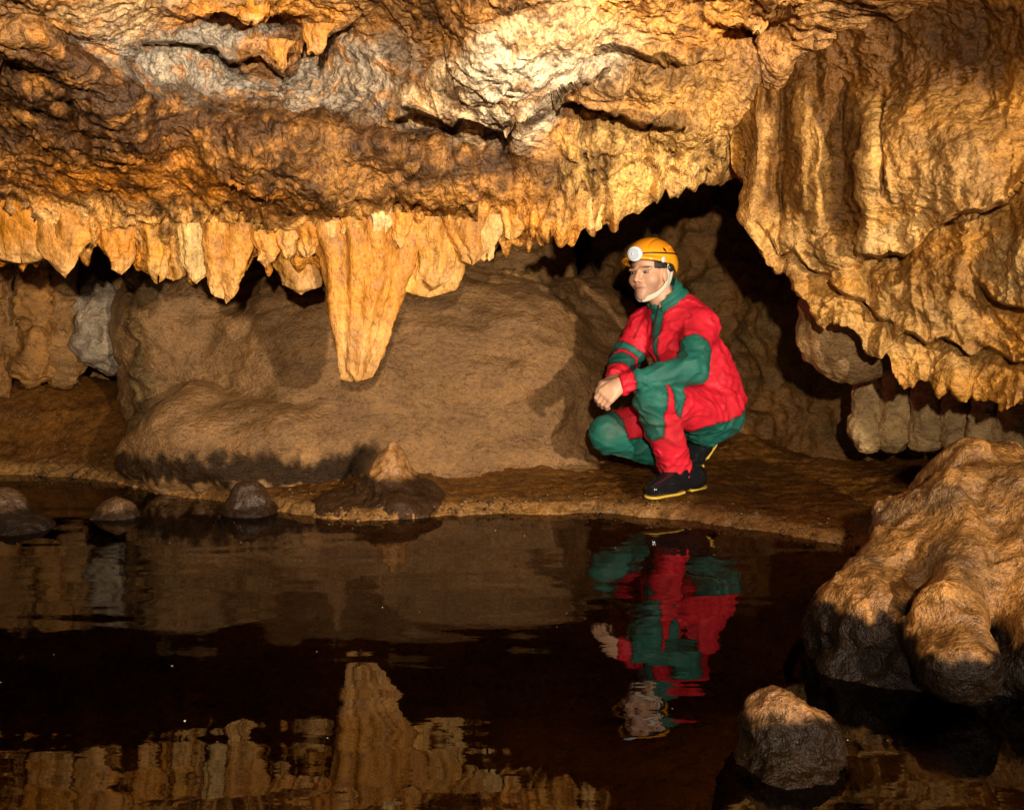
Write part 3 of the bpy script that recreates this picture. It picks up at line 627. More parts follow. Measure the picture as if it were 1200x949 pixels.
# near boulder on the right
def f_near(P):
    q = P+.02*np.stack([fbm(P*4+1, 2), fbm(P*4+11, 2), fbm(P*4+21, 2)], -1)
    d = un(q, [s_cone(q, W(1150, 590, 2.95), W(1075, 740, 2.62), .165, .21),
               s_cone(q, W(1075, 640, 2.75), W(1020, 740, 2.50), .12, .135),
               s_cone(q, W(1140, 570, 2.9), W(1200, 700, 2.65), .14, .25),
               s_cone(q, W(1120, 600, 2.72), W(1128, 785, 2.18), .09, .078),
               s_cone(q, W(1195, 600, 2.7), W(1215, 770, 2.30), .14, .12)], .035)
    base = un(q, [s_cone(q, W(1040, 700, 2.75), W(1035, 820, 2.42), .13, .16), s_cone(q, W(1140, 700, 2.8), W(1142, 866, 2.16), .16, .055), s_cone(q, W(990, 740, 2.8), W(975, 790, 2.62), .08, .11), s_cone(q, W(1200, 700, 2.8), W(1225, 870, 2.18), .2, .1), s_cone(q, W(1080, 700, 2.8), W(1085, 832, 2.36), .13, .11)], .03)
    d = smin(d, base, .02)
    q2 = P+.03*np.stack([fbm(P*7, 2), fbm(P*7+9, 2), fbm(P*7+19, 2)], -1)
    return d-.026*fbm(P*5, 3)-.012*billow(q2*np.array([11, 11, 2.5]), 2)-.006*billow(q2*np.array([26, 26, 18.]), 2)*ss(-.2, .4, fbm(P*5, 2))-.002*fbm(P*60, 2)
def c_near(P):
    c = np.array((.20, .105, .043))*(1+.4*fbm(P*5, 4))[:, None]
    w = ss(.0, .5, fbm(P*np.array([9, 9, 4.])+9, 3))[:, None]*.6; c = c*(1-w)+np.array((.065, .042, .026))*w
    z = P[:, 2]+.03*fbm(P*np.array([7, 7, 3.]), 3)+.018*fbm(P*np.array([30, 30, 8.]), 2)
    o = np.exp(-((z-.19)/.035)**2)[:, None]*.5; c = c*(1-o)+np.array((.21, .10, .038))*o
    m = (1-ss(.140, .165, z))[:, None]*.985
    return np.concatenate([c*(1-m)+np.array(BK)*m, 1-.75*m], 1)
rock('boulder', f_near, (.65, 1.9, -.25), (2.05, 3.5, .72), .009, M_tan, c_near, 'big lumpy tan boulder with blackened underside in the water on the right', 'boulder', origin=(1.3, 2.7, 0))
def f_small(P):
    d = un(P, [s_ell(P, W(908, 850, 1.97), (.060, .06, .075)), s_ell(P, W(945, 868, 1.95), (.060, .06, .065)), s_ell(P, W(922, 930, 1.96), (.122, .112, .158)), s_ell(P, W(925, 950, 1.90), (.150, .13, .11))], .035)
    q2 = P+.02*np.stack([fbm(P*9, 2), fbm(P*9+9, 2), fbm(P*9+19, 2)], -1)
    return d-.012*fbm(P*8, 3)-.006*billow(q2*np.array([22, 22, 34.]), 2)-.002*fbm(P*80, 2)
ZC = W(940, 842, 1.93)[2]
rock('stalagmite', f_small, W(925, 900, 1.95)-np.array([.25, .25, .25]), W(925, 900, 1.95)+np.array([.25, .25, .28]), .005, M_tan, lambda P: stain(P, (.23, .12, .055), BK, ZC-.012, ZC+.014, .02), 'stubby black stalagmite with pale tan cap nearest the viewer', 'stalagmite', 'stalagmites rising from the pool', origin=W(925, 925, 1.95))
# overhanging slab behind the flowstone edge
def f_slab(P):
    d = un(P, [s_ell(P, W(1000, 395, 3.85), (.19, .16, .17)), s_ell(P, W(985, 370, 3.9), (.14, .16, .2)), s_ell(P, W(1010, 340, 3.8), (.2, .2, .2))], .06)
    return d-.02*fbm(P*6, 3)-.009*billow(P*14, 3)-.003*fbm(P*50, 2)
rock('hanging_rock', f_slab, W(1000, 370, 3.85)-.45, W(1000, 370, 3.85)+.45, .011, M_wall, lambda P: np.array((.33, .20, .095))*(1+.3*fbm(P*7, 3))[:, None], 'pointed brown rock hanging under the left tip of the flowstone', 'rock', origin=W(1000, 395, 3.85))
# row of small columns under the right wall
for i, (px, v0, v1, wd, D, lab) in enumerate([(1018, 440, 508, 34, 4.25, 'palest stubby column at the left end of the low row under the right wall'), (1052, 436, 506, 40, 4.2, 'second stubby column in the low row under the right wall'), (1090, 440, 508, 38, 4.1, 'middle stubby column of the low row under the right wall'), (1124, 446, 512, 30, 4.0, 'thin column in the low row under the right wall, above the tan boulder'), (1156, 450, 520, 36, 3.9, 'lumpy column right behind the top of the tan boulder'), (1192, 455, 530, 34, 3.8, 'column at the far right end of the low row')]):
    a = W(px, v0, D); b = W(px-4, v1, D-.05); r = wd/2*D/F
    def f(P, a=a, b=b, r=r, i=i):
        d = un(P, [s_cone(P, a, (a+b)/2, r*1.1, r*.75), s_cone(P, (a+b)/2, b, r*.75, r*1.1)], .03)
        return d-.022*fbm(P*8+i*5, 3)-.010*billow(P*np.array([22, 22, 9.]), 2)-.003*fbm(P*50, 2)
    rock('stone_column', f, np.minimum(a, b)-.16, np.maximum(a, b)+.16, .009, M_wall, lambda P: np.array((.42, .28, .14))*(1+.35*fbm(P*7, 3))[:, None], lab, 'column', 'low stone columns under the right wall', origin=b)
# columns in the left alcove
for i, (px, v0, v1, wd, D, col, lab) in enumerate([(-14, 300, 440, 40, 5.2, (.30, .15, .06), 'amber column at the far left end of the alcove'), (18, 300, 425, 30, 5.25, (.24, .125, .05), 'slim brown column second from the left in the alcove'), (42, 300, 428, 34, 5.2, (.34, .17, .065), 'stout amber column in the middle of the left alcove'), (74, 300, 430, 30, 5.26, (.27, .145, .06), 'amber column standing against the grey block in the left alcove'), (176, 310, 560, 34, 4.95, (.15, .09, .04), 'tall dark pillar at the left flank of the huge boulder')]):
    a = W(px, v0, D); b = W(px, v1, D); r = wd/2*D/F
    def f(P, a=a, b=b, r=r, i=i):
        d = un(P, [s_cone(P, a, (a+b)/2, r*1.05, r*.9), s_cone(P, (a+b)/2, b, r*.9, r*1.15)], .03)
        return d-.045*fbm(P*np.array([6, 6, 5.])+i*5, 3)-.02*billow(P*np.array([9, 9, 14.]), 3)-.004*fbm(P*50, 2)
    rock('stone_column', f, np.minimum(a, b)-.17, np.maximum(a, b)+.17, .011, M_wall, lambda P, c=col: np.array(c)*(1+.35*fbm(P*7, 3))[:, None], lab, 'column', 'stone columns in the left alcove', origin=b)
def f_blk(P):
    d = un(P, [s_ell(P, W(125, 400, 5.3), (.16, .16, .14)), s_ell(P, W(118, 360, 5.35), (.13, .15, .14))], .05)
    return d-.035*fbm(P*6, 3)-.014*billow(P*12, 3)
rock('rock', f_blk, W(125, 385, 5.3)-.4, W(125, 385, 5.3)+.4, .011, M_wall, lambda P: np.array((.32, .245, .17))*(1+.3*fbm(P*9, 3))[:, None], 'cracked whitish grey block beside the alcove columns', 'rock', origin=W(125, 430, 5.3))
# ------------------------------------------------------------------ the caver
M_skin = plain('skin', (1, 1, 1), .45, .4, tintattr=True, bump=.15, bscale=300)
M_suit = plain('nylon_suit', (1, 1, 1), .62, .3, tintattr=True, bump=.6, bscale=45, var=.22)
M_boot = plain('black_rubber', (.008, .008, .009), .16, .6, bump=.05, bscale=60)
M_sole = plain('yellow_rubber', (.62, .40, .05), .5, .4, var=.25)
M_helm = plain('orange_yellow_helmet_shell', (1, 1, 1), .22, .5, tintattr=True, coat=.4)
M_dkpl = plain('black_plastic', (.015, .015, .017), .35, .5)
M_white = plain('white_plastic', (.75, .75, .74), .3, .5)
M_strap = plain('cream_webbing', (.58, .52, .40), .8, .2, bump=.3, bscale=400)
M_hair = plain('dark_hair', (.02, .014, .011), .5, .4, bump=.5, bscale=500)
M_lens = plain('lamp_reflector', (.50, .54, .60), .15, .9)
M_eyew = plain('eye_white', (.22, .17, .14), .25, .5); M_iris = plain('iris', (.02, .012, .008), .15, .6)
base = W(800, 590, 4.15); base[2] = .05
person = link(bpy.data.objects.new('person', None)); person.location = tuple(base)
tag(person, 'caver in red and green coverall with orange helmet squatting on the far bank', 'person')
def part(name, V, Q, mat, tint=None, parent=None):
    p = person if parent is None else parent
    return mk(name, V, Q, mat, tint, parent=p, origin=V.mean(0))
J = {k: W(*a) for k, a in dict(
    pelvis=(834, 474, 4.34), waist=(822, 440, 4.34), chest=(800, 402, 4.31), upper=(796, 372, 4.31), neck=(783, 352, 4.31), head=(761, 321, 4.29),
    ls=(820, 384, 4.18), le=(812, 432, 4.01), lw=(728, 449, 3.96), rs=(758, 380, 4.42), re=(732, 424, 4.36), rw=(722, 445, 4.10),
    lh=(836, 482, 4.24), lk=(768, 470, 3.98), la=(792, 550, 4.12), lheel=(817, 570, 4.17), ltoe=(762, 583, 3.99),
    rh=(815, 480, 4.42), rk=(712, 508, 4.24), ra=(806, 540, 4.36), rheel=(834, 526, 4.38), rball=(812, 571, 4.30)).items()}
J['lheel'][2] = .078; J['ltoe'][2] = .075
def nrm(a): a = np.asarray(a, float); return a/np.linalg.norm(a)
Fd = nrm([-.64, -.77, 0.02]); Up = nrm([-.06, 0.02, 1.0]); Ld = nrm(np.cross(Up, Fd)); Up = np.cross(Fd, Ld)
Fb = nrm([-.80, -.60, 0])
RH = np.stack([Fd, Ld, Up])                       # rows: forward, left, up
hc = J['head']
def hl(f, s, u): return hc+f*Fd+s*Ld+u*Up
HS = .93
# ---- hand: palm and five curled fingers
def hand_prims(wr, dirf, palmn, side):
    """list of (a, b, ra, rb): wr wrist, dirf finger direction, palmn back-of-hand normal, side thumb direction"""
    d = nrm(dirf); n = nrm(palmn-np.dot(palmn, d)*d); s = np.cross(d, n); s = s if np.dot(s, side) > 0 else -s
    out = [(wr-d*.02, wr+d*.035, .026, .027)]
    for i, (off, L) in enumerate([(.030, .90), (.011, 1.0), (-.009, .95), (-.028, .78)]):
        k = wr+d*.082+s*off
        out.append((wr+d*.02+s*off*.6, k, .019, .0135))
        k2 = k+nrm(d*.75-n*.65)*.038*L; k3 = k2+nrm(d*.05-n*1.0)*.026*L; k4 = k3+nrm(-d*.55-n*.75)*.020*L
        out += [(k, k2, .0112, .0102), (k2, k3, .0102, .0094), (k3, k4, .0092, .0082)]
    t0 = wr+d*.022+s*.026; t1 = t0+nrm(d*.6+s*.55-n*.35)*.042; t2 = t1+nrm(d*.8+s*.05-n*.55)*.032; t3 = t2+nrm(d*.75-s*.35-n*.5)*.022
    return out+[(t0-s*.012, t1, .019, .0145), (t1, t2, .0135, .0118), (t2, t3, .0115, .0095)]
lhd = W(705, 468, 3.93)-J['lw']; rhd = W(704, 452, 3.98)-J['rw']
HL = hand_prims(J['lw'], lhd, np.array([-.25, -.85, .45]), np.array([-.6, .2, .6]))
HR = hand_prims(J['rw'], rhd, np.array([-.3, -.2, .95]), np.array([0, -1., 0]))
def f_body(P):
    q = (P-hc)@RH.T/HS
    d = s_ell(q, (-.012, 0, .038), (.100, .078, .098))
    d = smin(d, s_ell(q, (.022, 0, -.045), (.068, .060, .075)), .035)
    d = smin(d, s_ball(q, (.070, 0, -.098), .022), .03)
    for y in (1, -1):
        d = smin(d, s_ball(q, (.052, y*.043, -.028), .030), .02)
        d = smax(d, -s_ell(q, (.103, y*.033, .006), (.020, .020, .014)), .012)
        d = smin(d, s_cone(q, (.086, y*.016, .022), (.078, y*.052, .020), .010, .008), .010)
        d = smin(d, s_ell(q, (-.008, y*.080, -.008), (.021, .010, .034)), .010)
        d = smin(d, s_ball(q, (.094, y*.012, -.034), .009), .006)
    d = smin(d, s_cone(q, (.090, 0, .012), (.112, 0, -.028), .009, .012), .010)
    d = smin(d, s_ell(q, (.084, 0, -.058), (.016, .025, .008)), .008)
    d = smin(d, s_ell(q, (.080, 0, -.071), (.015, .020, .008)), .006)
    d = smin(d, s_cone(P, hl(-.03, 0, -.05), J['neck']-.02*Up, .054, .062), .03)
    trunk = un(P, [s_cone(P, J['neck'], J['chest'], .06, .11), s_cone(P, J['chest'], J['pelvis'], .11, .12),
                   s_cone(P, J['ls'], J['le'], .042, .034), s_cone(P, J['le'], J['lw'], .034, .025), s_cone(P, J['rs'], J['re'], .042, .034), s_cone(P, J['re'], J['rw'], .034, .025),
                   s_cone(P, J['upper'], J['ls'], .06, .045), s_cone(P, J['upper'], J['rs'], .06, .045),
                   s_cone(P, J['lh'], J['lk'], .07, .048), s_cone(P, J['lk'], J['la'], .045, .035), s_cone(P, J['rh'], J['rk'], .07, .048), s_cone(P, J['rk'], J['ra'], .045, .035),
                   s_cone(P, J['la'], J['ltoe']+np.array([.05, .04, .035]), .03, .014), s_cone(P, J['ra'], J['rball']+np.array([0, 0, .04]), .03, .02)], .02)
    d = smin(d, trunk, .02)
    for HH in (HL, HR):
        pal = un(P, [s_cone(P, *h) for h in HH[:2]+[HH[5], HH[9], HH[13]]], .010)
        h = pal
        for p in [x for i, x in enumerate(HH) if i not in (0, 1, 5, 9, 13)]: h = smin(h, s_cone(P, *p), .0035)
        d = smin(d, h, .012)
    return d
allp = np.array(list(J.values()))
V, Q = mesh_sdf(f_body, allp.min(0)-.16, allp.max(0)+.16, .0042)
V = smoothmesh(V, Q, 1, .25)
q = (V-hc)@RH.T/HS
sk = np.zeros(V.shape)+np.array((.54, .295, .175)); sk = sk*(1+.16*fbm(V*22, 3))[:, None]; sb = np.exp(-((q[:, 2]+.085)/.03)**2)*(q[:, 0] > .02); sk = sk*(1-.28*sb*(1+.5*noise(V*150)))[:, None]
def bl(sk, m, c): m = np.clip(m, 0, 1)[:, None]; return sk*(1-m)+np.array(c)*m
sk = bl(sk, .85*np.exp(-((q[:, 0]-.094)/.02)**2-(q[:, 1]/.022)**2-((q[:, 2]+.064)/.011)**2), (.42, .14, .11))
sk = bl(sk, .9*np.exp(-(q[:, 1]/.019)**4-((q[:, 2]+.0645)/.0028)**2)*(q[:, 0] > .07), (.12, .04, .03))
for y in (1, -1):
    sk = bl(sk, .9*np.exp(-((q[:, 1]-y*.036)/.019)**4-((q[:, 2]-.027)/.0052)**2)*(q[:, 0] > .05), (.03, .02, .015))
    sk = bl(sk, .45*np.exp(-((q[:, 0]-.06)/.03)**2-((q[:, 1]-y*.048)/.02)**2-((q[:, 2]+.03)/.02)**2), (.66, .30, .21))
    sk = bl(sk, .5*np.exp(-((q[:, 1]-y*.033)/.017)**2-((q[:, 2]-.004)/.011)**2)*(q[:, 0] > .06), (.36, .19, .13))
part('body', V, Q, M_skin, np.clip(sk, .01, 1))
def ball(c, r, sc=(1, 1, 1), R=None, n=14):
    ph = np.linspace(1e-3, math.pi-1e-3, n)[:, None]; th = np.linspace(0, 2*math.pi, 2*n, endpoint=False)[None]
    S = np.stack([np.cos(ph)+0*th, np.sin(ph)*np.cos(th), np.sin(ph)*np.sin(th)], -1)*r*np.array(sc)
    if R is not None: S = S@R
    return (S+c).reshape(-1, 3), gridfaces(n, 2*n, True)
for y in (1, -1):
    V, Q = ball(hl(.0795*HS, y*.033*HS, .0045*HS), .0118, (1, 1.2, .45), RH); e = part('eye', V, Q, M_eyew)
    V, Q = ball(hl(.0885*HS, (y*.033+.001)*HS, .0045*HS), .0052, (.8, 1, 1), RH); part('iris', V, Q, M_iris, parent=e)
# hair: short, showing under the helmet at temple and nape
def f_hair(P):
    q = (P-hc)@RH.T/HS
    d = s_ell(q, (-.016, 0, .040), (.106, .085, .102))
    d = smax(d, -(.028-q[:, 2]-.9*np.clip(-q[:, 0]-.01, 0, .08)-.0), .006)
    d = smax(d, q[:, 0]-.040, .006)
    return d-.004*fbm(P*60, 2)
def f_hair2(P):
    q = (P-hc)@RH.T/HS
    cap = s_ell(q, (-.016, 0, .040), (.107, .086, .102))
    cut = -.020-.075*ss(.0, -.05, q[:, 0])-q[:, 2]
    cut = np.where(q[:, 0] > .005, .02-q[:, 2], cut)
    side = np.abs(q[:, 1])
    d = smax(cap, cut, .006); d = smax(d, q[:, 0]-.052, .006)
    return d-.003*fbm(P*np.array([70, 70, 25.]), 2)
V, Q = mesh_sdf(f_hair2, hc-.16, hc+.18, .005); part('hair', V, Q, M_hair)
# ---- helmet
hq = lambda P: (P-hc)@RH.T/HS
TL = math.radians(-9)
def f_helm(P):
    q = hq(P); x = q[:, 0]*math.cos(TL)-q[:, 2]*math.sin(TL); z = q[:, 0]*math.sin(TL)+q[:, 2]*math.cos(TL)
    q2 = np.stack([x, q[:, 1], z], -1)
    outer = s_ell(q2, (-.010, 0, .050), (.143, .118, .118))
    groove = .0035*np.exp(-((np.abs(q[:, 1])-.045)/.006)**2)*(z > .10)
    outer = outer+groove
    shell = smax(outer, -(outer+.012), .003)
    low = .040-.022*ss(.0, -.09, x)-z
    low = np.maximum(low, .040-z*1.0) if False else low
    shell = smax(shell, low, .004)
    brim = smax(np.abs(s_ell(q2, (.018, 0, .043), (.130, .112, .030)))-.0045, .040-z-.0, .003)
    brim = smax(brim, z-.058, .003); brim = smax(brim, .02-x, .004)
    d = smin(shell, brim, .008)
    for (a, zz) in ((.035, .098), (.010, .112), (-.012, .118)):
        r = .011 if a == .035 else .006
        for y in (1, -1):
            c = np.array([a, y*.095, zz]); dd = np.sqrt((x-c[0])**2+((z-c[2])*1.0)**2)-r
            d = np.where(np.sign(q[:, 1]) == y, smax(d, -dd, .002), d)
    return d*HS
V, Q = mesh_sdf(f_helm, hc-.2, hc+.22, .0034); V = smoothmesh(V, Q, 1, .3)
q = hq(V); hcv = np.zeros(V.shape)+np.array((.88, .36, .012)); w = ss(.06, .12, q[:, 2]-q[:, 0]*.3)[:, None]*.6
hcv = hcv*(1-w)+np.array((.80, .21, .010))*w
helm = part('helmet', V, Q, M_helm, hcv)
V, Q = ball(hl(-.008*HS, 0, .060*HS), .1, (1.19, .985, .93), RH, 20); part('helmet_liner', V[:], Q, M_dkpl, parent=helm) if False else None
def cyl(a, b, ra, rb, n=28, cap=True):
    a = np.asarray(a); b = np.asarray(b); d = nrm(b-a); e1 = nrm(np.cross(d, [.1, .2, .97])); e2 = np.cross(d, e1)
    t = np.linspace(0, 2*np.pi, n, endpoint=False); ring = np.cos(t)[:, None]*e1+np.sin(t)[:, None]*e2
    bev = .12; L = np.linalg.norm(b-a)
    rows = [a+ring*1e-4, a+ring*ra*(1-bev), a+d*L*bev+ring*ra, b-d*L*bev+ring*rb, b+ring*rb*(1-bev), b+ring*1e-4]
    return np.array(rows).reshape(-1, 3), gridfaces(6, n, True)
LF = nrm(Fd*.95+Ld*.25-Up*.05)
c0 = hl(.124*HS, .012, .086*HS)
V, Q = cyl(c0, c0+LF*.034, .029, .031); hlamp = part('headlamp', V, Q, M_white, parent=helm)
V, Q = cyl(c0+LF*.0345, c0+LF*.037, .024, .024); part('lens', V, Q, M_lens, parent=hlamp)
V, Q = cyl(c0+LF*.0375+Ld*-.008, c0+LF*.0395+Ld*-.010, .009, .008); part('bulb', V, Q, M_white, parent=hlamp)
V, Q = cyl(hl(.055, .098, .052), hl(.055, .107, .052), .012, .012); part('clip', V, Q, M_white, parent=helm)
# lamp cable round the shell
CB = []
for x_, y_, z_ in [(.118, .03, .085), (.095, .07, .088), (.03, .105, .085), (-.05, .10, .082), (-.12, .05, .075), (-.145, .0, .07)]:
    o_ = np.array([x_+.010, y_, z_-.050]); k_ = np.linalg.norm(o_/np.array([.143, .118, .118])); o_ = o_/k_*1.015; CB.append((o_[0]-.010, o_[1], o_[2]+.050))
def _cable(): V, Q = tube([hl(*(np.array(q_)*HS)) for q_ in CB], .0032); part('cable', V, Q, M_dkpl, parent=hlamp)
# chin strap and ear buckle
def tube(pts, r, flat=1.0, n=10, sub=8, closed=False):
    pts = np.array(pts, float); k = len(pts); o = []
    for i in range(k-1):
        p0 = pts[max(i-1, 0)]; p1 = pts[i]; p2 = pts[i+1]; p3 = pts[min(i+2, k-1)]
        for t in np.linspace(0, 1, sub, endpoint=(i == k-2)):
            o.append(.5*((2*p1)+(-p0+p2)*t+(2*p0-5*p1+4*p2-p3)*t*t+(-p0+3*p1-3*p2+p3)*t**3))
    o = np.array(o); T = np.gradient(o, axis=0); T /= np.linalg.norm(T, axis=1)[:, None]
    ref = Ld; e1 = np.cross(T, ref); e1 /= np.linalg.norm(e1, axis=1)[:, None]; e2 = np.cross(T, e1)
    a = np.linspace(0, 2*np.pi, n, endpoint=False)
    R = o[:, None]+r*(np.cos(a)[None, :, None]*e1[:, None]+flat*np.sin(a)[None, :, None]*e2[:, None])
    return R.reshape(-1, 3), gridfaces(len(o), n, True)
sp_ = [hl(*(np.array(p)*HS)) for p in [(-.022, .092, .040), (-.024, .086, -.010), (-.014, .078, -.055), (.022, .061, -.090), (.058, .030, -.112), (.068, .0, -.116), (.058, -.030, -.112), (.022, -.061, -.090), (-.014, -.078, -.055), (-.024, -.086, -.010), (-.022, -.092, .040)]]
_cable()
V, Q = tube(sp_, .0125, .35); part('chin_strap', V, Q, M_strap, parent=helm)
sp_ = [hl(*(np.array(p)*HS)) for p in [(-.070, .083, .035), (-.058, .078, -.02), (-.035, .074, -.055), (.0, .066, -.082)]]
V, Q = tube(sp_, .009, .4); part('rear_strap', V, Q, M_strap, parent=helm)
V, Q = ball(hl(-.028, .090, .022), .02, (1, .5, .9), RH, 10); part('buckle', V, Q, M_dkpl, parent=helm)
V, Q = ball(hl(-.128, .035, .058), .02, (.35, 1, 1.7), RH, 10); part('rear_clip', V, Q, M_white, parent=helm)
# ---- coverall
RED = np.array((.62, .012, .028)); GRN = np.array((.012, .118, .084))
BN = dict(tor=('upper', 'chest', .094, .130), tor2=('chest', 'waist', .132, .132), tor3=('waist', 'pelvis', .138, .142),
          shl=('upper', 'ls', .092, .072), shr=('upper', 'rs', .085, .070),
          ual=('ls', 'le', .068, .056), fal=('le', 'lw', .055, .038), uar=('rs', 're', .072, .060), far=('re', 'rw', .058, .040),
          thl=('lh', 'lk', .105, .074), shnl=('lk', 'la', .076, .064), thr=('rh', 'rk', .108, .074), shnr=('rk', 'ra', .072, .058))
def f_suit0(P, which=False):
    ds = {}
    for k, (a, b, ra, rb) in BN.items(): ds[k] = s_cone(P, J[a], J[b], ra, rb, True)
    if which: return ds
    t = un(P, [ds[k][0] for k in ('tor', 'tor2', 'tor3', 'shl', 'shr')], .05)
    al = smin(ds['ual'][0], ds['fal'][0], .02); ar = smin(ds['uar'][0], ds['far'][0], .02)
    ll = smin(ds['thl'][0], ds['shnl'][0], .02); lr = smin(ds['thr'][0], ds['shnr'][0], .02)
    d = smin(t, al, .028); d = smin(d, ar, .028)
    lg = smin(ll, lr, .008); d = smin(d, lg, .022)
    # belly fold and loose cloth at the seat
    d = smin(d, s_ball(P, J['pelvis']+np.array([-.02, -.03, -.035]), .135), .04)
    return d
def folds(P):
    w = P+.05*np.stack([noise(P*5), noise(P*5+9), noise(P*5+19)], -1)
    a = 1-np.abs(noise(w*np.array([5., 5., 9.])))*2.4
    b = 1-np.abs(noise(w*np.array([13., 13., 20.])+5))*2.4
    c = 1-np.abs(noise(w*np.array([9., 9., 16.])+15))*3.0
    return .007*a+.0030*b+.0080*np.clip(c, 0, 1)**3
def jointfold(P):
    s = 0
    for j, ax, R in (('le', nrm(J['le']-J['ls']), .10), ('lk', nrm(J['lk']-J['la']), .11), ('waist', np.array([.3, 0, .95]), .2), ('lw', nrm(J['lw']-J['le']), .08), ('la', nrm(J['lk']-J['la']), .10), ('rk', nrm(J['rk']-J['rh']), .1), ('lh', nrm(J['lh']-J['lk']), .16)):
        r = P-J[j]; m = np.exp(-(np.linalg.norm(r, axis=-1)/R)**2)
        s = s+m*np.sin((r@ax)*100+10*noise(P*7))*.0048
    return s
def f_suit(P):
    d = f_suit0(P)-folds(P)-jointfold(P)
    # neck opening, cuffs, ankle hems
    nk = J['neck']+np.array([0, 0, .012])
    d = smax(d, s_cone(P, nk, nk+np.array([-.05, -.02, .2]), .052, .09)*-1, .008)
    for a, b in (('le', 'lw'), ('re', 'rw'), ('lk', 'la'), ('rk', 'ra')):
        ax = nrm(J[b]-J[a]); loc = (P-J[b])@ax; m = np.linalg.norm(P-J[b], axis=-1) < .13
        cut = loc-(.008 if b[1] == 'w' else .012)
        d = np.where(m & (loc > -.02) & (np.linalg.norm((P-J[b])-loc[:, None]*ax, axis=-1) < .085) & (b[1] == 'w'), np.maximum(d, cut), d)
    return d
V, Q = mesh_sdf(f_suit, allp.min(0)-.2, allp.max(0)+.18, .0062); V = smoothmesh(V, Q, 1, .35)
ds = f_suit0(V, True); names = list(ds); M = np.stack([ds[k][0] for k in names]); who = M.argmin(0); T = np.stack([ds[k][1] for k in names])[who, np.arange(len(V))]
nz = fbm(V*12, 2)*.02
def isb(k): return who == names.index(k)
gm = np.zeros(len(V), bool)
gm |= isb('fal') & (T < .84+nz)                                                    # near forearm
gm |= isb('ual') & (T > .62+nz+.9*np.clip((V-J['ls'])@nrm(np.array([1., .4, 0])), -.08, .08)*2)
gm |= isb('uar') & (T > .70+nz)
gm |= isb('far') & (T > .25) & (T < .66)
kf = (V-J['lk'])@nrm(np.array([-.75, -.65, .1]))                                   # near knee: front half
gm |= isb('shnl') & (T < .62+nz) & (kf > -.045+.2*nz+.06*T) & ((V-J['lk'])@nrm([1., -.2, 0]) < .050+nz)
gm |= isb('thl') & (T > .80+nz)
gm |= isb('shnr') & (T < .95)
gm |= isb('thr') & (V[:, 2] < J['rk'][2]-.005+nz)
gm |= isb('thr') & (T > .90)
seat = (V[:, 2] < J['pelvis'][2]-.045+nz+.25*(V[:, 0]-J['pelvis'][0])) & (V[:, 0] > J['pelvis'][0]-.14)
gm |= seat & ~isb('shnl') & ~isb('shnr')
tf = V-J['upper']; fz = V[:, 2]
mid = J['neck']*1; ax = nrm(W(770, 412, 4.14)-J['neck']); dd = V-J['neck']; tt = dd@ax; lat = np.abs(dd@nrm(np.array([.62, -.78, 0]))-.004-.06*np.clip(tt, 0, .3))
gm |= (who <= 4) & (dd@Fb > .02) & (tt > -.05) & (tt < .245) & (lat < .040*(1-np.clip(tt-.08, 0, 1)/.19))
cs = np.where(gm[:, None], GRN, RED)
seam = np.zeros(len(V))
for a_, b_ in ((0, 1), (1, 2), (2, 3), (3, 0)):
    df = gm[Q[:, a_]] != gm[Q[:, b_]]; seam[Q[df, a_]] = 1; seam[Q[df, b_]] = 1
cs = cs*(1-.6*seam[:, None])
mudm = (np.clip(fbm(V*7+40, 4)*1.7, 0, 1)*(.25+.75*ss(.70, .25, V[:, 2]))*.8)[:, None]*np.where(gm, 1, .5)[:, None]; cs = cs*(1-mudm*.4)+np.array((.10, .06, .03))*mudm*.4
suit = part('coverall', V, Q, M_suit, cs)
# collar
def f_col(P):
    nk = J['neck']; ax = nrm(hl(-.03, 0, -.08)-nk+np.array([0.02, 0, .03])); r = P-nk; t = r@ax; rad = np.linalg.norm(r-t[:, None]*ax, axis=-1)
    fr = r@Fd
    top = .060+.012*noise(P*30)-.55*np.clip(fr-.01, 0, .1)
    d = np.abs(rad-(.078+.12*np.clip(.03-t, 0, .1)-.004*np.sin(t*160)))-.0065
    d = smax(d, t-top, .004); d = smax(d, -.055-t, .004)
    gap = .012+.30*np.clip(.045-t, 0, 1)*0-np.abs(r@Ld); gap = np.where(fr > 0, gap, -1)
    return smax(d, gap, .004)
zp = [J['neck']+nrm(np.array([-.5, -.85, 0]))*.085+np.array([-.005, 0, -.03])]
# zip down the green front placket, laid on the suit's own surface
zl = []
for t_ in np.linspace(.05, .225, 12):
    c_ = J['neck']+ax*t_; o_ = nrm(Fb-np.dot(Fb, ax)*ax); rr_ = np.linspace(.02, .28, 120)
    dv = f_suit(c_+rr_[:, None]*o_); k_ = np.argmax((dv > 0) & (rr_ > .04)); zl.append(c_+o_*(rr_[k_]+.001))
V, Q = tube(zl, .0045, .8); part('zip', V, Q, M_dkpl, parent=suit)
V, Q = mesh_sdf(f_col, J['neck']-.17, J['neck']+.19, .0045); part('collar', V, Q, M_suit, np.zeros(V.shape)+GRN)
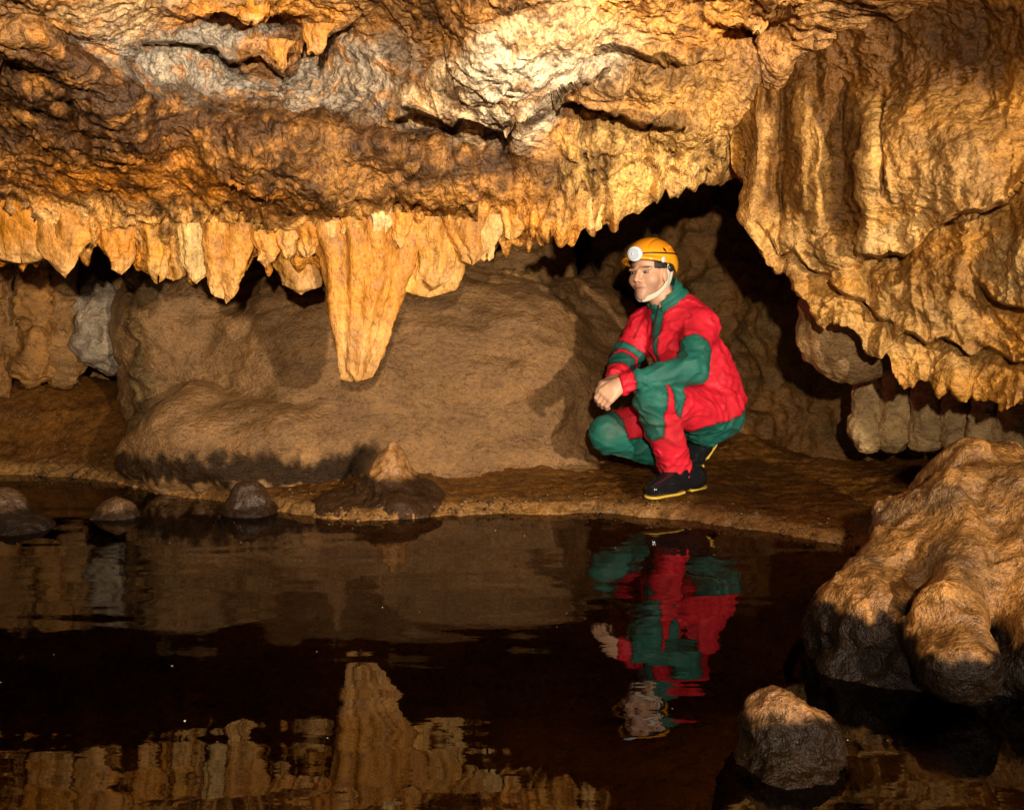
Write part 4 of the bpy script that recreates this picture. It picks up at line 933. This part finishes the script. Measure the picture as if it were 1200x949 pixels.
# ---- boots
def boot(kn, an, heel, toe, upv):
    ft = nrm(toe-heel); upv = nrm(upv-np.dot(upv, ft)*ft); sd = np.cross(upv, ft)
    L = np.linalg.norm(toe-heel)
    Rm = np.stack([ft, sd, upv])
    sh = an+(kn-an)*.42
    def fb(P):
        d = s_cone(P, sh, an, .068, .060)
        m = heel+ft*.03+upv*.052
        d = smin(d, s_cone(P, an, m, .058, .054), .03)
        d = smin(d, s_cone(P, m, heel+ft*L*.62+upv*.040, .054, .047), .03)
        d = smin(d, s_cone(P, heel+ft*L*.62+upv*.040, toe-ft*.02+upv*.031, .049, .036), .02)
        z = (P-heel)@upv; d = smax(d, .004-z, .004)
        ring = .0035*np.sin(((P-an)@nrm(kn-an))*190)*np.exp(-(np.linalg.norm(P-an, axis=-1)/.07)**2)
        return d-ring-.002*fbm(P*18, 2)
    def fs(P):
        q = (P-heel)@Rm.T
        x = q[:, 0]; y = q[:, 1]; z = q[:, 2]
        wdt = np.interp(x, [-.03, 0, .05, .11, .17, .23, .28], [.036, .041, .038, .041, .049, .045, .03])*1.0
        xx = np.clip(x, 0, L-.02)
        d2 = np.sqrt((x-xx)**2+y**2)-np.interp(xx, [0, .06, .11, .17, .24], [.043, .038, .041, .050, .040])
        zz = np.maximum(z-.009, -.002-z+.014*((xx > .085) & (xx < .115)))
        zz = np.maximum(zz, -z-.007+.012*((xx > .078) & (xx < .120)))
        tread = .002*np.sin(x*260)*(z < -.004)
        return smax(d2, zz, .004)+tread
    lo = np.minimum(np.minimum(heel, toe), sh)-.11; hi = np.maximum(np.maximum(heel, toe), sh)+.11
    V, Q = mesh_sdf(fb, lo, hi, .0045); b = part('boot', V, Q, M_boot)
    V, Q = mesh_sdf(fs, lo, hi, .0038); part('sole', V, Q, M_sole, parent=b)
boot(J['lk'], J['la'], J['lheel']+np.array([0, 0, -.0]), J['ltoe'], np.array([0, 0, 1.]))
up2 = nrm(J['rball']-J['rheel']); f2 = nrm(W(800, 574, 4.23)-J['rheel'])
boot(J['rk'], J['ra'], J['rheel'], W(803, 576, 4.23), np.array([-.9, -.2, .35]))
# ------------------------------------------------------------------ lights: hand-held flash right of the camera, flash on the camera
def lamp(name, loc, e, r, col, tgt=None, spot=None, blend=.6):
    L = bpy.data.lights.new(name, 'SPOT' if spot else 'POINT'); L.energy = e; L.shadow_soft_size = r; L.color = col
    o = link(bpy.data.objects.new(name, L)); o.location = loc
    if spot:
        from mathutils import Vector
        L.spot_size = radians(spot); L.spot_blend = blend
        o.rotation_euler = (Vector(tgt)-Vector(loc)).to_track_quat('-Z', 'Y').to_euler()
    return o
lamp('camera_flash', (.1, -1.0, 1.48), 400, .04, (1, .88, .72), (-.5, 4.2, 1.0), 76, 1.0)
lamp('side_flash', (2.2, -.9, 1.35), 560, .06, (1, .88, .72), (-.5, 4.2, 1.15), 74, 1.0)
wd = bpy.data.worlds.new('World'); C.world = wd; wd.use_nodes = True
bg = wd.node_tree.nodes['Background']; bg.inputs[0].default_value = (1, .75, .5, 1); bg.inputs[1].default_value = .0
cam = bpy.data.cameras.new('camera'); cam.sensor_width = 36; cam.lens = F*36/1200; cam.clip_start = .02; cam.clip_end = 100
co = link(bpy.data.objects.new('camera', cam)); co.location = (0, 0, H); co.rotation_euler = (math.pi/2-TH, 0, 0); C.camera = co
C.view_settings.view_transform = 'Standard'; C.view_settings.look = 'None'; C.view_settings.exposure = 1.2; C.view_settings.gamma = 1
C.cycles.max_bounces = 4; C.cycles.diffuse_bounces = 2; C.cycles.glossy_bounces = 2; C.cycles.transparent_max_bounces = 6; C.cycles.use_adaptive_sampling = True
